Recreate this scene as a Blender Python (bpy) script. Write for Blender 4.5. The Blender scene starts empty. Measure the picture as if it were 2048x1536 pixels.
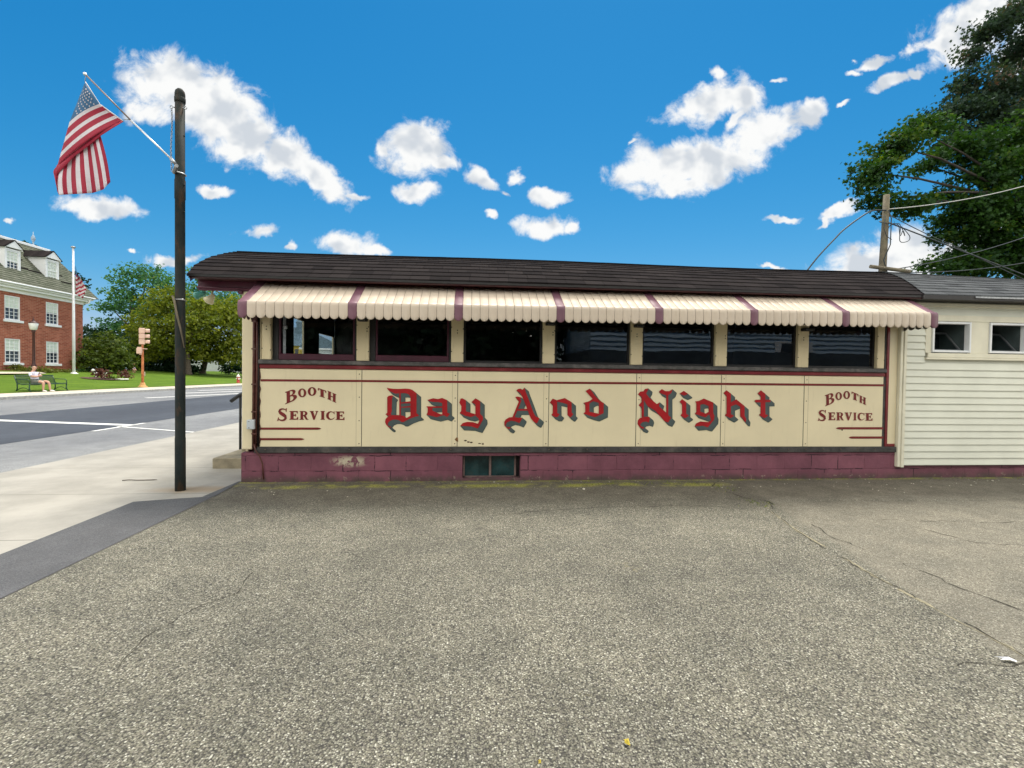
import bpy, bmesh, math, random
import numpy as np
from mathutils import Vector, Matrix
from mathutils.geometry import tessellate_polygon
random.seed(7)
S = bpy.context.scene
COL = S.collection
R = math.radians

# ------------------------------------------------------------------ camera
YAW, PITCH, ROLL, FPX = .0874, -.0204, .0130, 960.0
CAM = Vector((0, -6.4, 1.43))
FW = Vector((math.sin(YAW)*math.cos(PITCH), math.cos(YAW)*math.cos(PITCH), math.sin(PITCH)))
r0 = Vector((math.cos(YAW), -math.sin(YAW), 0)); u0 = r0.cross(FW)
RT = math.cos(ROLL)*r0 + math.sin(ROLL)*u0
UP = -math.sin(ROLL)*r0 + math.cos(ROLL)*u0
cd = bpy.data.cameras.new('camera'); cam = bpy.data.objects.new('camera', cd); COL.objects.link(cam)
cd.sensor_width = 36; cd.lens = FPX/2048*36; cd.clip_start = .05; cd.clip_end = 3000
cam.matrix_world = Matrix(((RT.x, UP.x, -FW.x, CAM.x), (RT.y, UP.y, -FW.y, CAM.y), (RT.z, UP.z, -FW.z, CAM.z), (0, 0, 0, 1)))
S.camera = cam
S.view_settings.view_transform = 'Standard'; S.view_settings.look = 'None'
S.view_settings.gamma = 1; S.view_settings.use_curve_mapping = False
S.view_settings.exposure = 1.72

# ------------------------------------------------------------------ sun and sky
SUN = Vector((.12, .42, 1.0)).normalized()
sl = bpy.data.lights.new('sun', 'SUN'); sun = bpy.data.objects.new('sun', sl); COL.objects.link(sun)
sl.energy = 1.5; sl.angle = R(20); sl.color = (1, .94, .83)
sun.rotation_euler = SUN.to_track_quat('Z', 'Y').to_euler()
W = bpy.data.worlds.new('World'); S.world = W; W.use_nodes = True
nt = W.node_tree; nt.nodes.clear()
def nd(t, tree=None, **kw):
    n = (tree or nt).nodes.new(t)
    for k, v in kw.items(): setattr(n, k, v)
    return n
L = lambda a, b: nt.links.new(a, b)
sky = nd('ShaderNodeTexSky', sky_type='NISHITA', sun_disc=False)
sky.sun_elevation = math.asin(SUN.z); sky.sun_rotation = math.atan2(SUN.x, SUN.y)
sky.air_density = 1.0; sky.dust_density = .2; sky.ozone_density = 3.0
sc_ = nd('ShaderNodeSeparateColor'); L(sky.outputs[0], sc_.inputs[0]); hs = nd('ShaderNodeCombineColor')
SKYC = ((.0208, 2.6), (.305, .95), (.648, .67))                     # a deeper, clearer blue than the default air
for i, (k, p) in enumerate(SKYC):
    a = nd('ShaderNodeMath', operation='POWER'); L(sc_.outputs[i], a.inputs[0]); a.inputs[1].default_value = p
    b = nd('ShaderNodeMath', operation='MULTIPLY'); L(a.outputs[0], b.inputs[0]); b.inputs[1].default_value = k; L(b.outputs[0], hs.inputs[i])
    if i == 0: red = b
    if i == 1: rc = nd('ShaderNodeMath', operation='MULTIPLY'); L(b.outputs[0], rc.inputs[0]); rc.inputs[1].default_value = .72; mn = nd('ShaderNodeMath', operation='SMOOTH_MIN'); L(red.outputs[0], mn.inputs[0]); L(rc.outputs[0], mn.inputs[1]); mn.inputs[2].default_value = .4; L(mn.outputs[0], hs.inputs[0])
tc = nd('ShaderNodeTexCoord')
def vdot(v):
    n = nd('ShaderNodeVectorMath', operation='DOT_PRODUCT'); L(tc.outputs['Generated'], n.inputs[0]); n.inputs[1].default_value = v
    return n.outputs['Value']
def mth(op, a, b=None, c=None, clamp=False):
    n = nd('ShaderNodeMath', operation=op, use_clamp=clamp)
    for i, v in enumerate((a, b, c)):
        if v is None: continue
        if isinstance(v, (int, float)): n.inputs[i].default_value = v
        else: L(v, n.inputs[i])
    return n.outputs[0]
dF = vdot(FW); dfc = mth('MAXIMUM', dF, .08)
cx_ = nd('ShaderNodeCombineXYZ'); L(mth('DIVIDE', vdot(RT), dfc), cx_.inputs[0]); L(mth('DIVIDE', vdot(UP), dfc), cx_.inputs[1])
def noise(vec, scale, detail=6, rough=.55, dist=0):
    n = nd('ShaderNodeTexNoise'); L(vec, n.inputs['Vector']); n.inputs['Scale'].default_value = scale
    n.inputs['Detail'].default_value = detail; n.inputs['Roughness'].default_value = rough; n.inputs['Distortion'].default_value = dist
    return n
wn = noise(cx_.outputs[0], 7, 4)
vs = nd('ShaderNodeVectorMath', operation='SUBTRACT'); L(wn.outputs['Color'], vs.inputs[0]); vs.inputs[1].default_value = (.5, .5, .5)
vm = nd('ShaderNodeVectorMath', operation='MULTIPLY_ADD'); L(vs.outputs[0], vm.inputs[0]); vm.inputs[1].default_value = (.085, .085, 0); L(cx_.outputs[0], vm.inputs[2])
wn2 = noise(cx_.outputs[0], 26, 4, .6); vs2 = nd('ShaderNodeVectorMath', operation='SUBTRACT'); L(wn2.outputs['Color'], vs2.inputs[0]); vs2.inputs[1].default_value = (.5, .5, .5)
vm2 = nd('ShaderNodeVectorMath', operation='MULTIPLY_ADD'); L(vs2.outputs[0], vm2.inputs[0]); vm2.inputs[1].default_value = (.026, .026, 0); L(vm.outputs[0], vm2.inputs[2])
Pw = vm2.outputs[0]
# each cloud bank: centre, half axes, tilt, thickness (tangent-plane coordinates about the view axis)
CL = [(340,165,80,52,8,1),(430,205,90,58,35,1),(500,275,62,42,42,1),(570,320,62,38,40,1),(640,360,62,26,28,1),(300,215,50,28,0,.8),(705,384,34,9,8,.7),
 (835,288,58,46,0,1),(880,318,32,12,0,.9),(775,295,22,14,30,.6),(832,380,48,18,4,1),(962,345,42,15,34,.85),(1005,378,24,10,50,.7),(1028,352,20,14,0,.9),
 (1095,390,34,16,0,1),(1085,452,50,20,-8,1),(1142,456,18,11,0,.9),(695,482,48,22,10,1),(755,500,28,11,12,.9),
 (195,413,72,22,4,1),(425,374,36,10,8,.9),(520,458,30,15,-25,.8),(582,482,16,9,-30,.6),(360,515,42,12,0,.8),(265,503,18,6,0,.5),(985,440,13,11,0,.7),
 (1325,325,85,42,-22,1),(1410,325,110,44,-14,1),(1525,272,85,30,-25,1),(1620,225,42,24,-32,.85),(1370,372,50,15,-18,.9),
 (1430,198,92,28,-12,1),(1500,195,34,36,-20,1),(1445,145,22,13,40,.7),(1480,240,46,13,-42,.7),(1555,160,26,8,-20,.55),
 (1940,62,84,50,-38,1),(1900,95,46,22,-10,1),(2010,5,80,46,-20,1),(1860,88,42,14,-20,.8),(1905,118,34,16,20,.8),(2060,90,70,60,0,1),
 (1790,160,50,12,-24,.9),(1838,140,20,11,20,.7),(1745,130,46,10,-22,.85),(1700,150,22,8,20,.7),(1700,125,14,7,0,.4),(1805,505,115,44,-8,1),(1720,530,70,20,-10,1),(1885,500,50,24,10,.8),(1960,470,50,30,0,.8),
 (1555,436,40,7,-10,.75),(1680,424,50,10,-12,.75),(1640,440,24,6,-20,.7),(1545,535,34,5,0,.8),(15,440,18,7,0,.5),(1690,210,16,6,-20,.5),(1265,290,14,5,-30,.4)]
cur = None
for (px, py, rx, ry, a, w) in CL:
    m = nd('ShaderNodeMapping', vector_type='TEXTURE'); L(Pw, m.inputs['Vector'])
    m.inputs['Location'].default_value = ((px-1024)/FPX, (768-py)/FPX, 0); m.inputs['Rotation'].default_value = (0, 0, R(-a))
    m.inputs['Scale'].default_value = (rx*1.46/FPX, ry*1.5/FPX, 1)
    ln = nd('ShaderNodeVectorMath', operation='LENGTH'); L(m.outputs[0], ln.inputs[0])
    d = ln.outputs['Value']
    if w < 1: d = mth('ADD', d, (1-w)*.55)
    cur = d if cur is None else mth('SMOOTH_MIN', cur, d, .22)
fb = noise(cx_.outputs[0], 14, 13, .63, .3)
den = mth('ADD', mth('SUBTRACT', 1.0, cur), mth('MULTIPLY', mth('SUBTRACT', fb.outputs[0], .525), 1.7))
msk = nd('ShaderNodeMapRange', interpolation_type='SMOOTHSTEP'); L(den, msk.inputs[0]); msk.inputs[1].default_value = 0; msk.inputs[2].default_value = .5
front = nd('ShaderNodeMapRange'); L(dF, front.inputs[0]); front.inputs[1].default_value = .1; front.inputs[2].default_value = .2
mfront = mth('MULTIPLY', msk.outputs[0], front.outputs[0])
gn = noise(tc.outputs['Generated'], 3.2, 9, .6)
gm = nd('ShaderNodeMapRange', interpolation_type='SMOOTHSTEP'); L(gn.outputs[0], gm.inputs[0]); gm.inputs[1].default_value = .36; gm.inputs[2].default_value = .52
mfill = mth('MULTIPLY', gm.outputs[0], mth('SUBTRACT', 1.0, front.outputs[0]))
mall = mth('ADD', mfront, mfill, clamp=True)
of = nd('ShaderNodeVectorMath', operation='ADD'); L(cx_.outputs[0], of.inputs[0]); of.inputs[1].default_value = (.016, .026, 0)
fb2 = noise(of.outputs[0], 11, 3, .5, .2); fb3 = noise(cx_.outputs[0], 11, 3, .5, .2); big = noise(cx_.outputs[0], 5, 3, .5)
rel = mth('MULTIPLY', mth('SUBTRACT', fb2.outputs[0], fb3.outputs[0]), 2.6)        # lit towards the sun, grey away from it
shv = mth('ADD', mth('ADD', rel, mth('MULTIPLY', den, .26)), mth('MULTIPLY', big.outputs[0], .8))
shr = nd('ShaderNodeMapRange', interpolation_type='SMOOTHSTEP'); L(shv, shr.inputs[0]); shr.inputs[1].default_value = .42; shr.inputs[2].default_value = 1.0
cm = nd('ShaderNodeMix', data_type='RGBA'); L(shr.outputs[0], cm.inputs[0])
cm.inputs[6].default_value = (2.95, 2.97, 2.95, 1); cm.inputs[7].default_value = (1.95, 2.1, 2.28, 1)
cb = nd('ShaderNodeMix', data_type='RGBA'); L(front.outputs[0], cb.inputs[0]); cb.inputs[6].default_value = (8.0, 7.8, 7.1, 1); L(cm.outputs[2], cb.inputs[7])   # unseen bright clouds behind the viewer, added to light the diner wall
mx = nd('ShaderNodeMix', data_type='RGBA'); L(mall, mx.inputs[0]); L(hs.outputs[0], mx.inputs[6]); L(cb.outputs[2], mx.inputs[7])
bg = nd('ShaderNodeBackground'); bg.inputs['Strength'].default_value = .1
wo = nd('ShaderNodeOutputWorld'); L(mx.outputs[2], bg.inputs[0]); L(bg.outputs[0], wo.inputs[0])
W.cycles.sampling_method = 'MANUAL'; W.cycles.sample_map_resolution = 1024

# ------------------------------------------------------------------ helpers: materials
class Mat:
    def __init__(s, name):
        s.m = bpy.data.materials.new(name); s.m.use_nodes = True; s.t = s.m.node_tree; s.t.nodes.clear()
        s.o = s.n('ShaderNodeOutputMaterial'); s.b = s.n('ShaderNodeBsdfPrincipled'); s.l(s.b.outputs[0], s.o.inputs[0])
        s.c = s.n('ShaderNodeTexCoord').outputs['Object']
    def n(s, t, **k): return nd(t, s.t, **k)
    def l(s, a, b): s.t.links.new(a, b)
    def noise(s, scale, detail=5, rough=.55, vec=None, dist=0):
        n = s.n('ShaderNodeTexNoise'); s.l(vec or s.c, n.inputs['Vector']); n.inputs['Scale'].default_value = scale
        n.inputs['Detail'].default_value = detail; n.inputs['Roughness'].default_value = rough; n.inputs['Distortion'].default_value = dist
        return n.outputs[0]
    def vscale(s, v, vec=None):
        m = s.n('ShaderNodeVectorMath', operation='MULTIPLY'); s.l(vec or s.c, m.inputs[0]); m.inputs[1].default_value = v; return m.outputs[0]
    def rng(s, v, a, b, c=0, d=1, smooth=True):
        m = s.n('ShaderNodeMapRange', interpolation_type='SMOOTHSTEP' if smooth else 'LINEAR'); s.l(v, m.inputs[0])
        for i, x in enumerate((a, b, c, d)): m.inputs[1+i].default_value = x
        return m.outputs[0]
    def math(s, op, a, b=0, clamp=False):
        n = s.n('ShaderNodeMath', operation=op, use_clamp=clamp)
        for i, v in enumerate((a, b)):
            if isinstance(v, (int, float)): n.inputs[i].default_value = v
            else: s.l(v, n.inputs[i])
        return n.outputs[0]
    def mix(s, f, a, b, blend='MIX'):
        n = s.n('ShaderNodeMix', data_type='RGBA', blend_type=blend)
        for i, v in ((0, f), (6, a), (7, b)):
            if isinstance(v, (int, float)): n.inputs[i].default_value = v
            elif isinstance(v, tuple): n.inputs[i].default_value = (*v, 1) if len(v) == 3 else v
            else: s.l(v, n.inputs[i])
        return n.outputs[2]
    def ramp(s, v, stops, interp='LINEAR'):
        n = s.n('ShaderNodeValToRGB'); s.l(v, n.inputs[0]); e = n.color_ramp.elements; n.color_ramp.interpolation = interp
        while len(e) < len(stops): e.new(.5)
        for q, (p, c) in zip(e, stops): q.position = p; q.color = (*c, 1)
        return n.outputs[0]
    def sep(s, vec=None):
        n = s.n('ShaderNodeSeparateXYZ'); s.l(vec or s.c, n.inputs[0]); return n.outputs
    def comb(s, x, y, z=0):
        n = s.n('ShaderNodeCombineXYZ')
        for i, v in enumerate((x, y, z)):
            if isinstance(v, (int, float)): n.inputs[i].default_value = v
            else: s.l(v, n.inputs[i])
        return n.outputs[0]
    def bump(s, h, strength=.3, dist=.01):
        n = s.n('ShaderNodeBump'); s.l(h, n.inputs['Height']); n.inputs['Strength'].default_value = strength; n.inputs['Distance'].default_value = dist
        s.l(n.outputs[0], s.b.inputs['Normal'])
    def col(s, c):
        if isinstance(c, tuple): s.b.inputs['Base Color'].default_value = (*c, 1)
        else: s.l(c, s.b.inputs['Base Color'])
    def set(s, rough=.6, metal=0, spec=.4):
        s.b.inputs['Roughness'].default_value = rough; s.b.inputs['Metallic'].default_value = metal; s.b.inputs['Specular IOR Level'].default_value = spec
        return s

def plain(name, c, rough=.6, var=.15, scale=6, bump=.0, bscale=60, metal=0, spec=.4, dirt=None, damt=.5, dscale=3):
    m = Mat(name).set(rough, metal, spec)
    k = m.mix(m.rng(m.noise(scale, 6, .6), .3, .7), tuple(x*(1-var) for x in c), tuple(min(1, x*(1+var)) for x in c))
    if dirt: k = m.mix(m.math('MULTIPLY', m.rng(m.noise(dscale, 8, .7), .5, .68), damt), k, dirt)
    m.col(k)
    if bump: m.bump(m.noise(bscale, 6, .6), bump, .01)
    return m.m

# ------------------------------------------------------------------ helpers: meshes
class MB:
    def __init__(s): s.bm = bmesh.new()
    def box(s, x0, x1, y0, y1, z0, z1, bv=0, mi=0, mat=None):
        r = bmesh.ops.create_cube(s.bm, size=1); vs = r['verts']
        for v in vs: v.co = Vector((x0+(x1-x0)*(v.co.x+.5), y0+(y1-y0)*(v.co.y+.5), z0+(z1-z0)*(v.co.z+.5)))
        fs = {f for v in vs for f in v.link_faces}
        if bv:
            es = list({e for v in vs for e in v.link_edges})
            q = bmesh.ops.bevel(s.bm, geom=es, offset=bv, segments=1, affect='EDGES', profile=.5)
            fs = set(q['faces']) | {f for f in fs if f.is_valid}; vs = list({v for f in fs for v in f.verts})
        for f in fs: f.material_index = mi
        if mat is not None:
            for v in vs: v.co = mat @ v.co
        return s
    def face(s, pts, mi=0, smooth=False):
        f = s.bm.faces.new([s.bm.verts.new(p) for p in pts]); f.material_index = mi; f.smooth = smooth; return s
    def grid(s, rows, mi=0, smooth=True, mf=None):
        g = [[s.bm.verts.new(p) for p in r] for r in rows]
        for i in range(len(g)-1):
            for j in range(len(g[0])-1):
                f = s.bm.faces.new((g[i][j], g[i][j+1], g[i+1][j+1], g[i+1][j])); f.smooth = smooth; f.material_index = mf(i, j) if mf else mi
        return s
    def prism(s, poly, fn, a, b, mi=0):
        A = [s.bm.verts.new(fn(p, a)) for p in poly]; B = [s.bm.verts.new(fn(p, b)) for p in poly]; n = len(poly)
        fs = [s.bm.faces.new(A), s.bm.faces.new(B[::-1])] + [s.bm.faces.new((A[i], B[i], B[(i+1) % n], A[(i+1) % n])) for i in range(n)]
        for f in fs: f.material_index = mi
        return s
    def tube(s, pts, rad, n=8, mi=0, closed=False):
        pts = [Vector(p) for p in pts]; k = len(pts); rad = rad if isinstance(rad, (list, tuple)) else [rad]*k
        rings = []; prev = None
        for i, p in enumerate(pts):
            if closed: t = pts[(i+1) % k]-pts[i-1]
            else: t = pts[min(i+1, k-1)]-pts[max(i-1, 0)]
            t.normalize()
            a = prev - t*prev.dot(t) if prev is not None else t.orthogonal()
            if a.length < 1e-5: a = t.orthogonal()
            a.normalize(); prev = a; b = t.cross(a)
            rings.append([s.bm.verts.new(p+(a*math.cos(q)+b*math.sin(q))*rad[i]) for q in (2*math.pi*j/n for j in range(n))])
        for i in range(k if closed else k-1):
            for j in range(n):
                f = s.bm.faces.new((rings[i][j], rings[i][(j+1) % n], rings[(i+1) % k][(j+1) % n], rings[(i+1) % k][j])); f.smooth = True; f.material_index = mi
        if not closed:
            s.bm.faces.new(rings[0][::-1]).material_index = mi; s.bm.faces.new(rings[-1]).material_index = mi
        return s
    def lathe(s, prof, o=(0, 0, 0), n=16, mat=None, mi=0):
        o = Vector(o); M_ = mat or Matrix.Identity(3); rings = []
        for r, z in prof:
            rings.append([s.bm.verts.new(o+M_ @ Vector((r*math.cos(q), r*math.sin(q), z))) for q in (2*math.pi*j/n for j in range(n))])
        for i in range(len(rings)-1):
            for j in range(n):
                f = s.bm.faces.new((rings[i][j], rings[i][(j+1) % n], rings[i+1][(j+1) % n], rings[i+1][j])); f.smooth = True; f.material_index = mi
        s.bm.faces.new(rings[0][::-1]).material_index = mi; s.bm.faces.new(rings[-1]).material_index = mi
        return s
    def build(s, name, mats, parent=None, base=None):
        base = Vector(base) if base is not None else (wbase(parent) if parent else Vector((0, 0, 0)))
        bmesh.ops.recalc_face_normals(s.bm, faces=s.bm.faces[:])
        me = bpy.data.meshes.new(name)
        for v in s.bm.verts: v.co -= base
        s.bm.to_mesh(me); s.bm.free()
        for m in (mats if isinstance(mats, (list, tuple)) else [mats]): me.materials.append(m)
        o = bpy.data.objects.new(name, me); COL.objects.link(o)
        if parent: o.parent = parent
        else: o.location = base
        return o
def wbase(o):
    b = Vector((0, 0, 0))
    while o: b += Vector(o.location); o = o.parent
    return b
def tag(o, label, cat, group=None):
    o['label'] = label; o['category'] = cat
    if group: o['group'] = group
    return o
def thing(name, label, cat, loc=(0, 0, 0), group=None):
    o = bpy.data.objects.new(name, None); COL.objects.link(o); o.location = loc; o.empty_display_size = .2
    return tag(o, label, cat, group)
def struct(o, kind='structure'): o['kind'] = kind; return o
def copy_tree(o, parent=None):
    c = o.copy(); COL.objects.link(c); c.parent = parent
    for ch in list(o.children): copy_tree(ch, c)
    return c

# ------------------------------------------------------------------ materials
def mk_lot():
    m = Mat('exposed_aggregate_asphalt').set(.85, 0, .3)
    v = m.n('ShaderNodeTexVoronoi'); m.l(m.c, v.inputs['Vector']); v.inputs['Scale'].default_value = 116; v.inputs['Randomness'].default_value = 1
    cs = m.sep(v.outputs['Color'])
    st = m.ramp(cs[0], [(0, (.078, .077, .058)), (.35, (.138, .134, .100)), (.62, (.205, .198, .15)), (.82, (.30, .29, .225)), (.93, (.46, .445, .36)), (1, (.60, .58, .49))])
    st = m.mix(m.math('MULTIPLY', cs[1], .28), st, (.25, .21, .15))
    gap = m.rng(v.outputs['Distance'], .42, .72)
    st = m.mix(gap, st, (.045, .042, .036))
    v2 = m.n('ShaderNodeTexVoronoi'); m.l(m.c, v2.inputs['Vector']); v2.inputs['Scale'].default_value = 150
    c2 = m.sep(v2.outputs['Color'])
    st = m.mix(m.math('MULTIPLY', m.rng(c2[0], .55, .6), .5), st, m.mix(c2[1], (.06, .055, .045), (.34, .31, .25)))
    # right of the long crack lies an older, finer and browner mix
    xq = m.sep(); side = m.math('SUBTRACT', xq[0], m.math('ADD', m.math('MULTIPLY', m.math('ADD', xq[1], 1.2), .2), 3.42))
    side = m.math('ADD', side, m.math('MULTIPLY', m.math('SUBTRACT', m.noise(3, 5, .6), .5), .25))
    v3 = m.n('ShaderNodeTexVoronoi'); m.l(m.c, v3.inputs['Vector']); v3.inputs['Scale'].default_value = 165
    c3 = m.sep(v3.outputs['Color']); fine = m.ramp(c3[0], [(0, (.10, .088, .068)), (.6, (.20, .18, .14)), (.9, (.30, .275, .215)), (1, (.5, .47, .38))])
    st = m.mix(m.math('MULTIPLY', m.rng(side, -.06, .06), .72), st, fine)
    st = m.mix(1.0, st, m.mix(m.rng(m.noise(.55, 6, .6), .3, .7), (.84, .845, .85), (1.085, 1.085, 1.08)), 'MULTIPLY')
    st = m.mix(1.0, st, m.mix(m.rng(m.noise(3.1, 6, .65), .35, .65), (.86, .87, .88), (1.08, 1.08, 1.08)), 'MULTIPLY')
    xyz = m.sep()
    # darker, browner band along the foundation, with a ragged edge
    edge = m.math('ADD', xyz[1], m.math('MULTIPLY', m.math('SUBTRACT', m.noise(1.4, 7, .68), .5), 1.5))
    footband = m.math('MULTIPLY', m.rng(edge, -1.55, -.75), m.rng(m.noise(30, 4, .7), .3, .65, .3, .82))
    st = m.mix(footband, st, m.mix(m.rng(m.noise(4, 6, .7), .35, .65), (.062, .052, .038), (.115, .10, .078)))
    # moss ribbon
    mb = m.math('ABSOLUTE', m.math('ADD', xyz[1], m.math('ADD', m.math('MULTIPLY', m.math('SUBTRACT', m.noise(1.1, 4), .5), .22), .27)))
    moss = m.math('MULTIPLY', m.rng(mb, .16, .03), m.rng(m.noise(2.0, 7, .75), .43, .58))
    moss = m.math('MULTIPLY', moss, m.rng(xyz[0], 3.6, 3.2))
    moss2 = m.math('MULTIPLY', m.rng(xyz[1], -.13, -.03), m.rng(m.noise(3.5, 7, .75), .42, .58))
    st = m.mix(m.math('MAXIMUM', moss, m.math('MULTIPLY', moss2, .8)), st, m.mix(m.rng(m.noise(45, 5, .7), .3, .7), (.06, .075, .01), (.42, .40, .10)))
    # faint yellowish leaf and pollen stains
    ylw = m.math('MULTIPLY', m.rng(m.noise(.9, 8, .75), .62, .7), m.rng(m.noise(24, 5, .7), .5, .62))
    st = m.mix(m.math('MULTIPLY', ylw, .5), st, (.34, .27, .10))
    m.col(st)
    h = m.math('ADD', m.math('MULTIPLY', m.rng(v.outputs['Distance'], .75, .2), 1), m.math('MULTIPLY', cs[2], .5))
    m.bump(h, .7, .006)
    return m.m
def mk_asph(name, a, b, sc=140):
    m = Mat(name).set(.85, 0, .3)
    n = m.rng(m.noise(sc, 4, .7), .35, .68)
    k = m.mix(n, a, b)
    k = m.mix(1.0, k, m.mix(m.rng(m.noise(.35, 6, .6, m.vscale((1, .35, 1))), .3, .7), (.78, .78, .8), (1.15, 1.14, 1.12)), 'MULTIPLY')
    k = m.mix(1.0, k, m.mix(m.rng(m.noise(3, 6, .65), .35, .65), (.9, .9, .9), (1.08, 1.08, 1.08)), 'MULTIPLY')
    m.col(k); m.bump(m.noise(sc, 4, .7), .5, .006)
    return m.m
def mk_conc():
    m = Mat('pavement_concrete').set(.8, 0, .3)
    k = m.mix(m.rng(m.noise(1.1, 7, .65), .3, .7), (.25, .236, .207), (.35, .33, .292))
    k = m.mix(m.math('MULTIPLY', m.rng(m.noise(70, 4, .7), .55, .72), .35), k, (.22, .2, .165))
    xyz = m.sep()
    # rust bloom round the steel pole foot
    dx = m.math('SUBTRACT', xyz[0], -3.25); dy = m.math('SUBTRACT', xyz[1], -.36)
    dd = m.math('SQRT', m.math('ADD', m.math('MULTIPLY', m.math('MULTIPLY', dx, dx), .35), m.math('MULTIPLY', m.math('MULTIPLY', dy, dy), 3)))
    dd = m.math('ADD', dd, m.math('MULTIPLY', m.math('SUBTRACT', m.noise(6, 6, .7), .5), .3))
    k = m.mix(m.math('MULTIPLY', m.rng(dd, .42, .08), .55), k, (.26, .165, .07))
    k = m.mix(m.math('MULTIPLY', m.rng(m.noise(.6, 8, .7), .55, .7), .35), k, (.24, .215, .17))
    # saw-cut joints
    fy = m.math('ABSOLUTE', m.math('SUBTRACT', m.math('FRACT', m.math('MULTIPLY', m.math('ADD', xyz[1], .55), 1/1.55)), .5))
    jy = m.rng(fy, .494, .498)
    k = m.mix(m.math('MULTIPLY', jy, .75), k, (.09, .08, .065))
    m.col(k); m.bump(m.math('SUBTRACT', m.noise(110, 4, .6), jy), .35, .006)
    return m.m
def mk_lawn():
    m = Mat('mown_grass').set(.9, 0, .15)
    k = m.mix(m.rng(m.noise(1.3, 8, .7, m.vscale((1, .25, 1))), .3, .7), (.06, .125, .006), (.125, .205, .014))
    k = m.mix(m.rng(m.noise(28, 6, .75), .35, .7), k, m.mix(m.noise(60, 3), (.03, .065, .004), (.14, .22, .022)))
    m.col(k); m.bump(m.noise(45, 5, .75), .9, .05)
    return m.m
def mk_block():
    m = Mat('painted_concrete_block').set(.7, 0, .3)
    xyz = m.sep()
    uv = m.comb(xyz[0], m.math('ADD', xyz[2], .045), 0)
    wob = m.n('ShaderNodeVectorMath', operation='ADD'); m.l(uv, wob.inputs[0])
    ws = m.n('ShaderNodeVectorMath', operation='SCALE'); nn = m.n('ShaderNodeTexNoise'); m.l(m.c, nn.inputs['Vector']); nn.inputs['Scale'].default_value = 5; nn.inputs['Detail'].default_value = 6
    m.l(nn.outputs['Color'], ws.inputs[0]); ws.inputs['Scale'].default_value = .035; m.l(ws.outputs[0], wob.inputs[1])
    b = m.n('ShaderNodeTexBrick'); m.l(wob.outputs[0], b.inputs['Vector']); b.inputs['Scale'].default_value = 1
    b.inputs['Brick Width'].default_value = .405; b.inputs['Row Height'].default_value = .2; b.inputs['Mortar Size'].default_value = .007; b.inputs['Mortar Smooth'].default_value = .4
    b.inputs['Color1'].default_value = (.165, .060, .083, 1); b.inputs['Color2'].default_value = (.195, .072, .097, 1); b.inputs['Mortar'].default_value = (.160, .057, .078, 1)
    k = m.mix(m.rng(m.noise(2.2, 7, .7), .3, .7), m.mix(1.0, b.outputs['Color'], (.78, .74, .78), 'MULTIPLY'), m.mix(1.0, b.outputs['Color'], (1.22, 1.2, 1.2), 'MULTIPLY'))
    crk = m.math('MULTIPLY', b.outputs['Fac'], m.rng(m.noise(2.4, 7, .75), .5, .56))
    k = m.mix(crk, k, (.035, .014, .022))
    # flaked paint: one large patch and stray chips
    px = m.math('SUBTRACT', xyz[0], -1.55); pz = m.math('SUBTRACT', xyz[2], .265)
    d = m.math('SQRT', m.math('ADD', m.math('MULTIPLY', m.math('MULTIPLY', px, px), 6), m.math('MULTIPLY', m.math('MULTIPLY', pz, pz), 60)))
    fl = m.math('MULTIPLY', m.rng(d, .75, .2), m.rng(m.noise(9, 8, .72), .47, .51))
    chip = m.rng(m.noise(7.5, 9, .75), .73, .745)
    low = m.math('MULTIPLY', m.rng(xyz[2], .09, .03), m.rng(m.noise(14, 6, .7), .58, .62))
    f = m.math('MAXIMUM', m.math('MAXIMUM', fl, m.math('MULTIPLY', chip, .9)), m.math('MULTIPLY', low, .6))
    k = m.mix(f, k, m.mix(m.noise(20, 4), (.33, .27, .19), (.62, .55, .42)))
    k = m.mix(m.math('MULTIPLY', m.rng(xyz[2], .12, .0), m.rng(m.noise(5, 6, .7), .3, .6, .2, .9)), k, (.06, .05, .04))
    m.col(k)
    m.bump(m.math('SUBTRACT', m.math('SUBTRACT', m.math('MULTIPLY', m.noise(28, 7, .75), .8), m.math('MULTIPLY', b.outputs['Fac'], .55)), m.math('MULTIPLY', f, .3)), .8, .012)
    return m.m
def mk_cream(name='cream_enamel', c=(.72, .625, .42), drips=.0):
    m = Mat(name).set(.38, 0, .35)
    k = m.mix(m.rng(m.noise(1.3, 6, .6), .3, .7), tuple(x*.95 for x in c), tuple(x*1.04 for x in c))
    st = m.rng(m.noise(5, 7, .7, m.vscale((3.2, 1, .35))), .55, .72)
    k = m.mix(m.math('MULTIPLY', st, .16+drips), k, (.36, .28, .15))
    k = m.mix(m.math('MULTIPLY', m.rng(m.noise(55, 5, .7), .68, .72), .35), k, (.3, .22, .12))
    m.col(k); m.bump(m.noise(3, 3), .06, .02)
    return m.m
def mk_brick():
    m = Mat('red_brick').set(.85, 0, .2)
    xyz = m.sep(); uv = m.comb(m.math('ADD', xyz[1], xyz[0]), xyz[2], 0)
    b = m.n('ShaderNodeTexBrick'); m.l(uv, b.inputs['Vector']); b.inputs['Scale'].default_value = 1
    b.inputs['Brick Width'].default_value = .42; b.inputs['Row Height'].default_value = .125; b.inputs['Mortar Size'].default_value = .014
    b.inputs['Color1'].default_value = (.25, .058, .034, 1); b.inputs['Color2'].default_value = (.39, .125, .078, 1); b.inputs['Mortar'].default_value = (.40, .23, .165, 1)
    k = m.mix(m.rng(m.noise(1.5, 6, .65), .3, .7), m.mix(1.0, b.outputs['Color'], (.82, .8, .8), 'MULTIPLY'), b.outputs['Color'])
    m.col(k); m.bump(m.math('SUBTRACT', 1, b.outputs['Fac']), .4, .01)
    return m.m
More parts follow.
